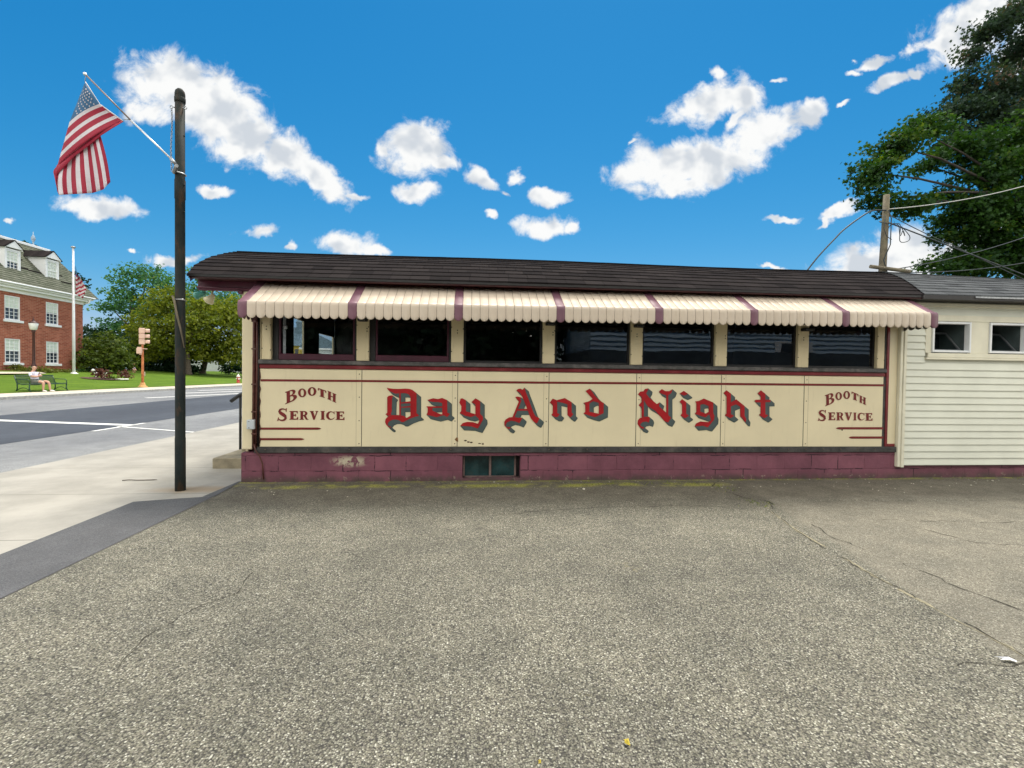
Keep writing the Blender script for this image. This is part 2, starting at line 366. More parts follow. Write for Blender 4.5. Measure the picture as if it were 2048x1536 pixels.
def mk_shingle(name, a, b, w=.32):
    m = Mat(name).set(.95, 0, .03)
    xyz = m.sep()
    ox = m.n('ShaderNodeTexWhiteNoise', noise_dimensions='1D'); 
    rowi = m.n('ShaderNodeAttribute', attribute_name='row'); m.l(rowi.outputs['Fac'], ox.inputs['W'])
    xx = m.math('ADD', m.math('MULTIPLY', xyz[0], 1/w), m.math('MULTIPLY', ox.outputs['Value'], 7))
    cell = m.math('FLOOR', xx); fr = m.math('ABSOLUTE', m.math('SUBTRACT', m.math('FRACT', xx), .5))
    wn_ = m.n('ShaderNodeTexWhiteNoise', noise_dimensions='2D'); m.l(m.comb(cell, rowi.outputs['Fac'], 0), wn_.inputs['Vector'])
    k = m.mix(wn_.outputs['Value'], a, b)
    k = m.mix(m.math('MULTIPLY', m.rng(fr, .47, .492), .8), k, tuple(x*.25 for x in a))
    k = m.mix(m.math('MULTIPLY', m.rng(m.noise(1.2, 7, .7), .45, .7), .5), k, tuple(x*.7 for x in b))
    k = m.mix(m.math('MULTIPLY', m.rng(m.noise(200, 3, .7), .45, .7), .4), k, tuple(min(1, x*1.9) for x in b))
    k = m.mix(m.rng(m.noise(10, 9, .8), .735, .745), k, (.32, .31, .27))
    m.col(k); m.bump(m.noise(180, 4, .7), .5, .004)
    return m.m
def mk_glass(name, tint=(.75, .8, .8), ior=1.72):
    m = Mat(name); t = m.t; t.nodes.remove(m.b)
    tr = m.n('ShaderNodeBsdfTransparent'); tr.inputs[0].default_value = (*tint, 1)
    gl = m.n('ShaderNodeBsdfGlossy'); gl.inputs['Roughness'].default_value = .0
    nb = m.n('ShaderNodeBump'); m.l(m.noise(2.2, 2), nb.inputs['Height']); nb.inputs['Strength'].default_value = .04; nb.inputs['Distance'].default_value = .02
    m.l(nb.outputs[0], gl.inputs['Normal'])
    lw = m.n('ShaderNodeLayerWeight'); lw.inputs['Blend'].default_value = .5; f0 = ((ior-1)/(ior+1))**2
    fr = m.n('ShaderNodeMath', operation='MULTIPLY_ADD'); m.l(m.math('POWER', lw.outputs['Facing'], 5), fr.inputs[0]); fr.inputs[1].default_value = 1-f0; fr.inputs[2].default_value = f0
    mxs = m.n('ShaderNodeMixShader'); m.l(fr.outputs[0], mxs.inputs[0]); m.l(tr.outputs[0], mxs.inputs[1]); m.l(gl.outputs[0], mxs.inputs[2]); m.l(mxs.outputs[0], m.o.inputs[0])
    return m.m
def mk_leaf(name, c1, c2, trans=.35, c3=None):
    m = Mat(name); m.t.nodes.remove(m.b)
    at = m.n('ShaderNodeAttribute', attribute_name='tint')
    st = [(0, c1), (.8, c2), (1, c3 or c2)]
    k = m.ramp(at.outputs['Fac'], st)
    d = m.n('ShaderNodeBsdfDiffuse'); m.l(k, d.inputs[0])
    t = m.n('ShaderNodeBsdfTranslucent'); m.l(m.mix(1.0, k, (1.25, 1.35, .7), 'MULTIPLY'), t.inputs[0])
    x = m.n('ShaderNodeMixShader'); x.inputs[0].default_value = trans; m.l(d.outputs[0], x.inputs[1]); m.l(t.outputs[0], x.inputs[2])
    g = m.n('ShaderNodeBsdfGlossy'); g.inputs['Roughness'].default_value = .45; g.inputs[0].default_value = (.8, .9, 1, 1)
    x2 = m.n('ShaderNodeMixShader'); x2.inputs[0].default_value = .012; m.l(x.outputs[0], x2.inputs[1]); m.l(g.outputs[0], x2.inputs[2]); m.l(x2.outputs[0], m.o.inputs[0])
    return m.m

K = dict(
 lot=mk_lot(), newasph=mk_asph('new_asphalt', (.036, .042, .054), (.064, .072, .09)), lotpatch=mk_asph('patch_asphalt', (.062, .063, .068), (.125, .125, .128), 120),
 oldroad=mk_asph('worn_road_asphalt', (.12, .123, .128), (.25, .255, .26), 90), conc=mk_conc(), lawn=mk_lawn(),
 kerb=plain('kerb_granite', (.40, .38, .34), .8, .2, 8, .4, 80), farwalk=plain('far_pavement', (.50, .44, .34), .85, .12, 2, .2, 60),
 white=plain('road_paint', (.70, .69, .66), .7, .12, 14, .2, 90, dirt=(.3, .3, .29), damt=.6, dscale=9), dirt=plain('dirt_ground', (.16, .15, .10), .9, .2, .2),
 block=mk_block(), cream=mk_cream(), post=mk_cream('cream_post_enamel', (.70, .585, .37), .3), sill=plain('weathered_sill', (.075, .07, .068), .6, .4, 12, .3, 50, dirt=(.2, .17, .15), damt=.4),
 band=plain('oxblood_paint', (.155, .012, .016), .35, .25, 3, .05, 30, dirt=(.24, .09, .09), damt=.35), maroon=plain('maroon_paint', (.085, .012, .03), .4, .25, 5, .08, 30),
 sash=plain('maroon_sash', (.06, .008, .022), .5, .2, 8), black=plain('black_rubber', (.012, .011, .011), .5, .3, 20), trim=plain('tarred_trim', (.045, .042, .04), .65, .4, 10, .5, 40, dirt=(.14, .12, .10), damt=.5),
 red=plain('sign_red', (.33, .007, .011), .35, .12, 6), grey=plain('sign_shade', (.066, .088, .088), .4, .12, 6), outl=plain('sign_outline', (.025, .05, .035), .5, .1, 6),
 oxred=plain('sign_oxblood', (.16, .013, .013), .4, .2, 30), scr=plain('screw_head', (.10, .07, .045), .5, .2, 30),
 awn=mk_cream('awning_enamel', (.53, .445, .355), .05), awnp=plain('awning_plum', (.15, .068, .093), .45, .12, 3, .05, 30), awnb=plain('awning_underside', (.10, .095, .085), .6, .2, 4),
 shin=mk_shingle('dark_shingle', (.010, .0085, .009), (.025, .021, .021), .25), shin2=mk_shingle('grey_shingle', (.045, .048, .052), (.095, .10, .105), .24), shin3=mk_shingle('sage_shingle', (.075, .085, .06), (.135, .14, .11), .3),
 glass=mk_glass('diner_glass', (.9, .93, .94)), dark=plain('dim_interior', (.03, .026, .026), .7, .3, 3), counter=plain('booth_back', (.05, .016, .02), .5, .2, 3),
 pipe=plain('conduit_brown', (.085, .03, .022), .5, .4, 14, .2, 40, dirt=(.17, .1, .07), damt=.5), jbox=plain('junction_grey', (.45, .49, .52), .45, .06, 8), 
 vinyl=plain('vinyl_siding', (.66, .66, .56), .5, .05, 2, .05, 25), vtrim=plain('vinyl_trim', (.70, .66, .52), .5, .06, 4), wframe=plain('white_frame', (.76, .77, .77), .45, .05, 6),
 steel=Mat('x').m)
def mk_pole():
    m = Mat('painted_steel_pole').set(.75, .0, .2)
    k = m.mix(m.rng(m.noise(3, 7, .7, m.vscale((1, 1, .5))), .35, .65), (.008, .014, .015), (.024, .028, .025))
    k = m.mix(m.rng(m.noise(7, 8, .75, m.vscale((1, 1, .35))), .5, .66), k, (.055, .033, .020))
    k = m.mix(m.rng(m.noise(40, 5, .7), .66, .72), k, (.10, .055, .025))
    m.col(k); m.bump(m.noise(30, 6, .7), .3, .004); return m.m
K['steel'] = mk_pole()
K.update(cast=plain('green_bench_steel', (.006, .035, .022), .4, .3, 20), rust=plain('rust_orange_paint', (.44, .15, .055), .75, .3, 5, .3, 30, dirt=(.2, .05, .025), damt=.7, dscale=4),
 sigp=plain('faded_pink_paint', (.62, .42, .33), .7, .1, 4), ochre=plain('ochre_casting', (.50, .27, .10), .75, .2, 5), lampb=plain('brown_lamp_post', (.055, .018, .016), .5, .2, 9),
 lampw=plain('milk_glass', (.72, .72, .72), .3, .04, 4), alu=plain('brushed_aluminium', (.55, .56, .57), .35, .1, 20, metal=.8), galv=plain('galvanised', (.30, .31, .32), .45, .25, 25, metal=.6),
 brick=mk_brick(), wtrim=plain('white_trim', (.74, .75, .77), .55, .05, 2), wshade=plain('window_shade', (.60, .66, .60), .8, .08, 9), wdark=plain('window_glass_dark', (.03, .04, .06), .08, .4, 2, spec=.6),
 bark=plain('grey_bark', (.075, .06, .045), .9, .35, 9, .9, 14), bark2=plain('dark_bark', (.04, .033, .027), .9, .35, 9, .9, 14), wood=plain('weathered_pole_wood', (.15, .125, .085), .85, .25, 7, .6, 20, dirt=(.12, .13, .05), damt=.7),
 cable=plain('cable_black', (.02, .03, .035), .5, .2, 9), cablew=plain('cable_grey', (.40, .40, .38), .5, .1, 9), mulch=plain('mulch', (.075, .038, .03), .95, .4, 20, .9, 30), slab=plain('pale_stone', (.72, .72, .68), .7, .06, 6),
 fred=plain('flag_red', (.29, .012, .035), .75, .08, 12), fwhite=plain('flag_white', (.54, .50, .53), .75, .06, 12), fblue=plain('flag_blue', (.035, .115, .23), .75, .12, 12), hem=plain('flag_hem', (.55, .53, .52), .8, .05, 12),
 skin=plain('skin', (.52, .30, .21), .55, .06, 20), shirt=plain('lilac_white_shirt', (.56, .55, .66), .85, .06, 9), shorts=plain('grey_green_shorts', (.16, .17, .14), .85, .12, 9), shoe=plain('white_trainers', (.70, .68, .66), .6, .06, 9),
 hair=plain('grey_hair', (.30, .24, .20), .8, .2, 40), hred=plain('hydrant_red', (.42, .04, .03), .5, .15, 9), hwhite=plain('hydrant_white', (.68, .66, .62), .5, .06, 9), step=plain('worn_step_concrete', (.27, .235, .165), .9, .28, 4, .6, 30, dirt=(.13, .105, .06), damt=.8),
 rail=plain('black_handrail', (.012, .012, .013), .4, .2, 9), teal=plain('teal_glass', (.08, .30, .24), .2, .2, 9), cbulb=plain('cream_bulb', (.62, .56, .36), .3, .15, 9), paper=plain('litter_paper', (.8, .8, .84), .7, .04, 9),
 yleaf=plain('yellow_leaf', (.55, .42, .05), .7, .2, 30), ywall=plain('yellow_clapboard', (.70, .50, .12), .7, .08, 3), slate=plain('blue_slate', (.13, .19, .24), .7, .2, 3), hedgewall=plain('white_render', (.62, .66, .68), .8, .06, 3),
 crack=plain('crack_dirt', (.035, .03, .022), .95, .4, 12), sand=plain('crack_sand', (.235, .21, .14), .95, .3, 30, .5, 120))
LEAF = dict(
 maple=mk_leaf('green_maple_leaf', (.008, .026, .009), (.034, .084, .010), .35, (.12, .15, .012)), purple=mk_leaf('purple_maple_leaf', (.010, .026, .016), (.036, .060, .036), .35, (.13, .065, .05)),
 locust=mk_leaf('blue_green_leaf', (.016, .062, .034), (.075, .19, .06), .4, (.20, .27, .06)), lime=mk_leaf('yellow_green_leaf', (.035, .065, .006), (.19, .215, .018), .4, (.36, .36, .05)),
 olive=mk_leaf('olive_leaf', (.024, .045, .008), (.095, .13, .016), .35, (.19, .21, .03)), deep=mk_leaf('deep_green_leaf', (.008, .022, .010), (.018, .045, .018), .3), hedge=mk_leaf('clipped_hedge_leaf', (.05, .06, .012), (.15, .16, .03), .35),
 rose=mk_leaf('russet_leaf', (.05, .025, .018), (.16, .06, .05), .3, (.09, .13, .03)), grass=mk_leaf('weed_blade', (.07, .10, .015), (.22, .26, .04), .4))

# ------------------------------------------------------------------ the setting: ground, roads, pavements
def sheet(name, poly, z, mat, th=0):
    mb = MB()
    if callable(z): mb.face([(x, y, z(x)) for x, y in poly])
    else: mb.face([(x, y, z) for x, y in poly])
    return struct(mb.build(name, mat))
sheet('ground', [(-900, -900), (900, -900), (900, 900), (-900, 900)], -.6, K['dirt'])
LOTP = [(-2.87, -80), (-2.87, -.72), (-2.93, .03), (-2.93, .3), (70, .3), (70, -80)]
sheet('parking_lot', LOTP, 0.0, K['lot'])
sheet('asphalt_patch', [(-3.57, -80), (-3.575, -6), (-3.56, -2.4), (-3.6, -.92), (-3.22, -.80), (-2.875, -.715), (-2.875, -80)], .0035, K['lotpatch'])
sheet('asphalt_edge_strip', [(-2.99, -.74), (-2.868, -.72), (-2.868, -.66), (-2.925, .03), (-2.955, .03)], .005, K['lotpatch'])
# the raised overlay on the right of the lot
mb = MB(); pts = [(3.42, -1.32)]
for i in range(30): pts.append((3.55+i*.6, -1.20+.03*math.sin(i*1.3)+.02*math.sin(i*3.1)))
up = [(x, y+.10) for x, y in pts]
mb.grid([[(x, y, .0012) for x, y in pts], [(x, y+.03, .012) for x, y in pts], [(x, y+.30, .0015) for x, y in pts]])
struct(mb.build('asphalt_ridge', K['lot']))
struct(MB().box(-6.35, -2.85, -80, 160, -.25, -.002).build('pavement', K['conc']))
rz = lambda x: -.10+.15*(-6.35-x)/13.45
sheet('road', [(-6.35, -80), (-6.35, 160), (-19.85, 160), (-19.85, -80)], rz, K['oldroad'])
sheet('road_patch', [(-9.12, -80), (-9.05, 160), (-14.1, 160), (-14.1, -80)], lambda x: rz(x)+.004, K['newasph'])
def stripe(a, b, w, name='road_marking'):
    a, b = Vector(a), Vector(b); n = (b-a).orthogonal().normalized()*w/2
    mb = MB(); mb.face([(p.x, p.y, rz(p.x)+.008) for p in (a-n, b-n, b+n, a+n)]); return struct(mb.build(name, K['white']))
stripe((-14.0, 8.15), (-9.0, 7.25), .30); stripe((-8.98, 5.9), (-9.02, 7.8), .11); stripe((-9.1, 6.9), (-6.45, 5.85), .10)
stripe((-17.3, 24.0), (-15.6, 28.6), .35, 'crosswalk_marking'); stripe((-16.0, 18.9), (-14.35, 25.4), .3, 'crosswalk_marking'); stripe((-18.4, 28), (-16.4, 34), .35, 'crosswalk_marking')
struct(MB().box(-20.02, -19.85, -80, 160, -.15, .19, .02).build('kerb', K['kerb']))
struct(MB().box(-22.42, -20.02, -80, 160, -.15, .182).build('far_pavement', K['farwalk']))
def lz(x):
    t = -22.4-x
    return .2 if t < 0 else .2+.078*min(t, 14)
mb = MB(); xs = [-22.42, -23.5, -25, -27, -29, -31, -33, -35, -37, -45, -70, -140]
mb.grid([[(x, y, lz(x)+(.05*math.sin(y*.5+x*.7) if -36 < x < -24 else 0)) for x in xs] for y in [-80, -20, 0]+list(range(5, 90, 2))+[110, 160]])
struct(mb.build('lawn', K['lawn']))
mb = MB(); mb.face([(-31.6, 10, lz(-31.6)+.06), (-33.4, 10, lz(-33.4)+.06), (-33.6, 34.3, lz(-33.6)+.06), (-32.2, 33.2, lz(-32.2)+.06)]); struct(mb.build('garden_path', K['farwalk']))
# cracks in the lot
def crack(pts, w, mat, z, jit=.05, name='crack'):
    P = []
    for a, b in zip(pts[:-1], pts[1:]):
        a, b = Vector(a), Vector(b); n = max(2, int((b-a).length/.06))
        for i in range(n): P.append(a.lerp(b, i/n))
    q = Vector((0, 0)); rows = []
    for i, p in enumerate(P):
        q = q*.85+Vector((random.gauss(0, jit), random.gauss(0, jit)))*.3
        t = (P[min(i+1, len(P)-1)]-P[max(i-1, 0)]).normalized(); nn = Vector((-t.y, t.x)); ww = w*random.uniform(.25, 1.5)
        rows.append([(*(p+q-nn*ww), z), (*(p+q+nn*ww), z)])
    mb = MB(); k = 0                                              # cracks come and go
    while k < len(rows)-2:
        m_ = random.randint(3, 14); seg = rows[k:k+m_]
        if len(seg) > 1: mb.grid(seg, smooth=False)
        k += m_-1+(random.randint(1, 5) if random.random() < .6 else 0)
    return struct(mb.build(name, mat))
crack([(3.42, -1.2), (3.2, -1.6), (3.06, -2.24), (2.96, -3.0), (2.93, -3.6), (2.86, -4.3), (2.7, -5.4)], .011, K['sand'], .0022, .035, 'crack_fill')
crack([(3.42, -1.2), (3.2, -1.6), (3.06, -2.24), (2.96, -3.0), (2.93, -3.6), (2.86, -4.3), (2.7, -5.4)], .0045, K['crack'], .0034, .03)
crack([(3.36, -2.0), (3.3, -2.7), (3.42, -3.25), (3.40, -3.7), (3.5, -4.5)], .0045, K['crack'], .003, .05)
crack([(3.9, -1.65), (4.1, -1.9), (4.7, -2.0), (5.6, -2.05)], .003, K['crack'], .003, .05); crack([(4.3, -2.1), (4.5, -2.6), (5.2, -2.8), (6.2, -2.9)], .004, K['crack'], .003, .05)
crack([(-1.55, -2.85), (-1.52, -3.2), (-1.66, -3.6), (-1.62, -4.1)], .003, K['crack'], .003, .06); crack([(.3, -1.55), (1.1, -1.45), (1.75, -1.3), (2.6, -1.34), (3.2, -1.5)], .004, K['crack'], .003, .05)
crack([(3.3, -1.05), (3.1, -.5), (3.45, -.05)], .007, K['crack'], .003, .05); crack([(2.45, -4.2), (2.75, -4.25), (3.1, -4.2)], .003, K['crack'], .003, .06)
sheet('back_yard', [(-2.85, .3), (70, .3), (70, 160), (-2.85, 160)], -.012, K['dirt'])

# ------------------------------------------------------------------ diner
def wp(px, py, y=0.0):                      # a traced point of the painted front, carried onto the wall plane
    d = FW+RT*((px-1024)/FPX)-UP*((py-768)/FPX); t = (y-CAM.y)/d.y; return CAM+d*t
D = thing('diner', 'cream and plum lunch-car diner lettered Day And Night under a scalloped awning', 'diner', (0, 0, 0))
SE = [-2.672, -1.40, -.16, 1.06, 2.27, 3.48, 4.70, 5.92]
ZT, ZP, ZB, ZS, ZSI = .38, .46, 1.463, 1.52, 1.575
# foundation with the basement window let in
mb = MB()
BX0, BX1, BZ0, BZ1 = -.088, .69, .03, .335
mb.box(-2.905, BX0, 0, .25, -.3, ZT); mb.box(BX1, 6.22, 0, .25, -.3, ZT); mb.box(BX0, BX1, .001, .25, -.3, BZ0); mb.box(BX0, BX1, .001, .25, BZ1, ZT)
mb.box(-2.904, -2.65, .25, 4.2, -.3, ZT)
fo = mb.build('foundation', K['block'], D)
mb = MB(); mb.box(BX0, BX1, .17, .2, BZ0, BZ1); w_ = mb.build('basement_window', K['dark'], D)
mb = MB()
for a, b in ((BX0+.005, BX0+.03), ((BX0+BX1)/2-.03, (BX0+BX1)/2), (BX1-.075, BX1-.05)): mb.box(a, b, .10, .16, BZ0+.012, BZ1-.012, .003)
mb.box(BX0+.03, BX1-.075, .102, .158, BZ0+.002, BZ0+.014); mb.box(BX0+.03, BX1-.075, .102, .158, BZ1-.014, BZ1-.002)
mb.build('frame', plain('basement_frame', (.15, .10, .09), .6, .3, 12), w_)
bg_ = plain('basement_pane', (.012, .038, .042), .25, .5, 5, dirt=(.03, .05, .05), damt=.8, dscale=9)
MB().box(BX0+.03, (BX0+BX1)/2-.03, .125, .13, BZ0+.014, BZ1-.014).build('pane', bg_, w_)
MB().box((BX0+BX1)/2, BX1-.075, .125, .13, BZ0+.014, BZ1-.014).build('pane', bg_, w_)
mb = MB(); mb.box(-2.74, 6.12, -.028, .03, ZT, ZP-.002, .006)
for i in range(34): mb.lathe([(.009, 0), (.007, .006), (.002, .008)], (-2.6+i*.262, -.0285, .425), 6, Matrix.Rotation(R(90), 3, 'X'), 1)
mb.build('base_trim', [K['trim'], K['scr']], D)
# body shell
mb = MB()
mb.box(-2.66, 5.93, .021, .11, ZT, ZSI-.02)                      # below the windows
mb.box(-2.66, 5.93, .012, .11, 2.43, 2.60)                       # above the windows
mb.box(-2.90, -2.66, -.004, .12, ZP-.04, 2.60, .012)             # rounded front corner
mb.box(5.985, 6.115, -.004, .12, ZP+.02, 2.60)                   # pilaster next the annex
mb.box(5.914, 5.985, .03, .12, ZP, 2.60)
X0, X1 = -2.90, -2.872
def endwall(y0, y1, z0, z1): mb.box(X0, X1, y0, y1, z0, z1)
endwall(.12, 1.70, ZT, 2.6); endwall(1.70, 2.20, ZT, 1.66); endwall(1.70, 2.20, 2.3, 2.6); endwall(2.20, 3.01, ZT, 2.6); endwall(3.01, 4.0, ZT, 1.78); endwall(3.01, 4.0, 2.16, 2.6); endwall(4.0, 4.2, ZT, 2.6)
mb.box(-2.80, 6.1, 4.1, 4.2, ZT, 2.6); mb.box(6.0, 6.1, .12, 4.1, ZT, 2.6)
wl = mb.build('wall', K['cream'], D)
mb = MB(); mb.box(-2.86, 5.99, .125, 4.09, .45, .50); mb.box(-2.86, 5.99, .125, 4.09, 2.52, 2.57); mb.box(-2.86, 5.99, 4.06, 4.095, .5, 2.52); mb.box(5.96, 5.99, .13, 4.06, .5, 2.52)
for y0, y1, z0, z1 in ((.125, 1.70, .5, 2.52), (1.70, 2.20, .5, 1.66), (1.70, 2.20, 2.3, 2.52), (2.20, 3.01, .5, 2.52), (3.01, 4.0, .5, 1.78), (3.01, 4.0, 2.16, 2.52), (4.0, 4.06, .5, 2.52)): mb.box(-2.871, -2.862, y0, y1, z0, z1)
for i in range(6): mb.box(-1.5+i*1.22, -1.42+i*1.22, .14, .95, .5, 1.45, .02)
mb.box(-2.2, 5.6, 2.2, 2.75, .5, 1.5, .02)
mb.build('interior', K['dark'], D)
MB().box(-2.889, -2.884, 1.70, 2.20, 1.66, 2.3).build('end_window', K['glass'], D); MB().box(-2.889, -2.884, 3.01, 4.0, 1.78, 2.16).build('end_window', K['glass'], D)
# painted panels
for i in range(7):
    a, b = SE[i]+.0015, SE[i+1]-.0015
    if i == 0: a = -2.672
    if i == 6: b = 5.902
    p = MB().box(a, b, -.012, .02, ZP, ZB, .002).build('panel', K['cream'], D)
    if i == 6: continue
    lft = i < 3; x = SE[i+1]; s0, s1 = (x-.068, x-.004) if lft else (x+.004, x+.062)
    mb = MB(); mb.box(s0, s1, -.0145, -.010, ZP+.004, ZB-.004, .0015)
    for z in (1.405, 1.105, .80, .50): mb.lathe([(.008, 0), (.006, .003), (.001, .004)], ((s0+s1)/2+.004, -.0145, z), 8, Matrix.Rotation(R(90), 3, 'X'), 1)
    q = mb.build('seam_strip', [K['cream'], K['scr']], p)
    e = MB().box(x-.004, x+.003, -.0135, -.0105, ZP+.004, ZB-.004).build('seam_gap', K['black'], p)
    xo = s0-.003 if lft else s1+.001; MB().box(xo, xo+.0025, -.0132, -.0105, ZP+.004, ZB-.004).build('seam_gap', plain('seam_shadow_paint', (.22, .17, .10), .7), p)
RUST = plain('rust', (.06, .03, .015), .9, .5, 60)
def rustspot(px, py, rx, ry):
    c = wp(px, py, -.0127); n = 14; mb = MB()
    mb.face([(c.x+rx*math.cos(t)*random.uniform(.6, 1.2), c.y-random.uniform(0, .0002), c.z+ry*math.sin(t)*random.uniform(.6, 1.2)) for t in (2*math.pi*i/n for i in range(n))])
    mb.build('rust_spot', RUST, D)
for a in ((931, 881, .022, .012), (937, 884, .02, .012), (943, 885, .022, .010), (959, 887, .022, .007), (966, 888, .016, .013), (1684, 860, .014, .010)): rustspot(*a)
c = wp(913, 879, -.0152); mb = MB(); mb.face([(c.x-.025, c.y, c.z), (c.x+.0, c.y, c.z+.03), (c.x+.02, c.y, c.z+.025), (c.x+.022, c.y, c.z-.03), (c.x-.005, c.y, c.z-.025)]); mb.build('rust_spot', plain('bare_rust', (.20, .10, .04), .9, .5, 60), D)
MB().box(-2.675, 5.915, -.030, .05, ZB+.002, ZS-.002, .006).build('band', K['band'], D)
MB().box(-2.685, 5.918, -.055, .10, ZS, ZSI, .008).build('sill', K['sill'], D)
# left edge: red line, dark gasket; right edge: gasket, red corner moulding
MB().box(-2.748, -2.715, -.010, .03, ZP-.02, 2.5, .003).build('corner_moulding', K['band'], D)
mb = MB(); mb.box(-2.715, -2.676, -.004, .03, ZP, 2.5); mb.tube([(-2.69, -.02, ZP+.01), (-2.69, -.022, 2.5)], .014, 8); mb.build('gasket', K['black'], D)
mb = MB(); mb.box(5.903, 5.945, -.006, .03, ZP, ZB); mb.box(5.92, 5.945, -.004, .03, ZSI, 2.5); mb.build('gasket', K['trim'], D)
mb = MB(); mb.box(5.946, 5.985, -.016, .03, ZP+.0, 2.5, .003); mb.box(5.986, 6.105, -.014, .03, ZP+.0, ZP+.04, .003); mb.build('corner_moulding', K['band'], D)
# conduit, junction box, cable
mb = MB(); mb.tube([(-2.735, -.03, 2.45), (-2.74, -.032, 1.6), (-2.745, -.032, .42)], .016, 10); mb.tube([(-2.70, -.03, 2.46), (-2.70, -.036, 1.5), (-2.712, -.036, .45)], .011, 8)
pi_ = [(-2.735, -.035, .50), (-2.71, -.05, .42), (-2.66, -.045, .34), (-2.635, -.022, .24), (-2.625, -.015, .04)]
mb.tube(pi_, .009, 8)
for z in (.62, .9, 1.25, 1.7, 2.05): mb.box(-2.765, -2.70, -.05, .0, z, z+.018, .003)
cdt = mb.build('conduit', K['pipe'], D)
mb = MB(); mb.box(-2.805, -2.715, -.085, -.01, .69, .81, .006); 
for x, z in ((-2.775, .79), (-2.775, .71)): mb.lathe([(.007, 0), (.005, .003), (.001, .004)], (x, -.085, z), 8, Matrix.Rotation(R(90), 3, 'X'), 1)
mb.build('junction_box', [K['jbox'], K['scr']], cdt)
mb = MB(); mb.tube([(-2.674+.012*math.sin(i*1.9), -.018, .5+i*.05) for i in range(20)], .006, 6); mb.build('cable', K['pipe'], cdt)
# window posts and windows
PO = [(-2.655, -2.543), (-1.474, -1.317), (-.253, -.091), (.968, 1.132), (2.183, 2.348), (3.388, 3.555), (4.598, 4.761), (5.802, 5.914)]
for i, (a, b) in enumerate(PO):
    mb = MB(); mb.box(a, b, -.006, .10, ZSI+.003, 2.43, .006)
    c = (a+b)/2
    dots = [(c+(.0 if i % 2 == 0 else .055), 2.0), (c+(.0 if i % 2 == 0 else .055), 1.965)] + [(a+.004, 1.72), (b-.004, 1.70), (a+.004, 2.04), (b-.004, 2.02)]
    for x, z in dots: mb.lathe([(.008, 0), (.006, .004), (.001, .006)], (x, -.006, z), 8, Matrix.Rotation(R(90), 3, 'X'), 1)
    mb.build('window_post', [K['post'], K['black']], D)
for i in range(7):
    a, b = PO[i][1], PO[i+1][0]
    mb = MB(); t = .03
    mb.box(a, a+(.075 if i < 2 else t), .045, .098, ZSI+.001, 2.43); mb.box(b-t, b, .045, .098, ZSI+.001, 2.43); mb.box(a+.08, b-t-.001, .046, .098, 2.36, 2.43)
    if i >= 2: mb.box(a+t+.001, b-t-.001, .046, .098, ZSI+.001, ZSI+.03)
    w_ = mb.build('window', K['black'], D)
    if i < 2:
        mb = MB(); mb.box(a+.077, b-t-.002, .040, .085, ZSI+.004, ZSI+.085, .005); mb.box(a+.077, a+.10, .050, .085, ZSI+.087, 2.358, .003); mb.box(b-t-.028, b-t-.002, .050, .085, ZSI+.087, 2.358, .003)
        mb.build('sash', K['sash'], w_)
        ga, gb, gz = a+.10, b-t-.028, ZSI+.086
    else: ga, gb, gz = a+t, b-t, ZSI+.03
    mb = MB(); mb.face([(ga, .066, gz), (gb, .066, gz), (gb, .066, 2.36), (ga, .066, 2.36)]); mb.build('pane', K['glass'], w_)
    if i == 0:
        mb = MB(); mb.box(ga+.02, ga+.055, .075, .09, gz, 2.3); mb.lathe([(.03, 0), (.035, .01), (.02, .015)], (ga+.05, .08, 2.0), 10, Matrix.Rotation(R(90), 3, 'X'))
        mb.build('window_latch', K['galv'], w_)
for i in (1, 3, 4, 6):
    a, b = PO[i]; mb = MB(); mb.box(a+.03, b-.01+(.03 if i == 6 else 0), -.10, -.007, 2.085, 2.125, .008); mb.box(a+.05, b-.03, -.107, -.099, 2.094, 2.116, .002, 1); mb.build('awning_bracket', [K['black'], K['galv']], D)

# ---- lettering
def poly_faces(mb, loops, y, tr):
    L3 = [[Vector((p[0], p[1], 0)) for p in lp] for lp in loops]; flat = [p for lp in L3 for p in lp]
    vs = [mb.bm.verts.new((tr(p.x, p.y).x, y, tr(p.x, p.y).z)) for p in flat]
    for t in tessellate_polygon(L3):
        try: mb.bm.faces.new([vs[i] for i in t])
        except ValueError: pass
def area(lp): return sum(a[0]*b[1]-b[0]*a[1] for a, b in zip(lp, lp[1:]+lp[:1]))/2
CNT = [0]
def sweep(mb, loops, vec, y, tr):
    for lp in loops:
        n = len(lp)
        for i in range(n):
            a, b = lp[i], lp[(i+1) % n]; CNT[0] = (CNT[0]+1) % 60; yy = y-CNT[0]*8e-6
            q = [tr(*a), tr(*b), tr(b[0]+vec[0], b[1]+vec[1]), tr(a[0]+vec[0], a[1]+vec[1])]
            mb.face([(p.x, yy, p.z) for p in q])
def word(name, glyphs, ox, oy, sc, off, wd):
    tr = lambda u, v: wp(ox+u/sc, oy+v/sc, 0)
    mr, mg, mo = MB(), MB(), MB()
    for k, loops in enumerate(glyphs):
        e = (k % 7)*4e-5
        poly_faces(mr, loops, -.0205-e, tr)
        sh_ = [[(x+off[0], y+off[1]) for x, y in lp] for lp in loops]
        poly_faces(mg, sh_, -.0185-e, tr); sweep(mg, loops, off, -.0178, tr)
        o = .8*sc
        for dx, dy in ((1, .9), (-.5, 1), (1, -.6)):
            v = (off[0]+dx*o, off[1]+dy*o); CNT[0] += 1
            poly_faces(mo, [[(x+v[0], y+v[1]) for x, y in lp] for lp in loops], -.0168-(CNT[0] % 40)*4e-6, tr); sweep(mo, loops, v, -.0162, tr)
    o = mr.build('lettering', K['red'], D); o['label'] = wd
    mg.build('letter_shade', K['grey'], o); mo.build('letter_outline', K['outl'], o)
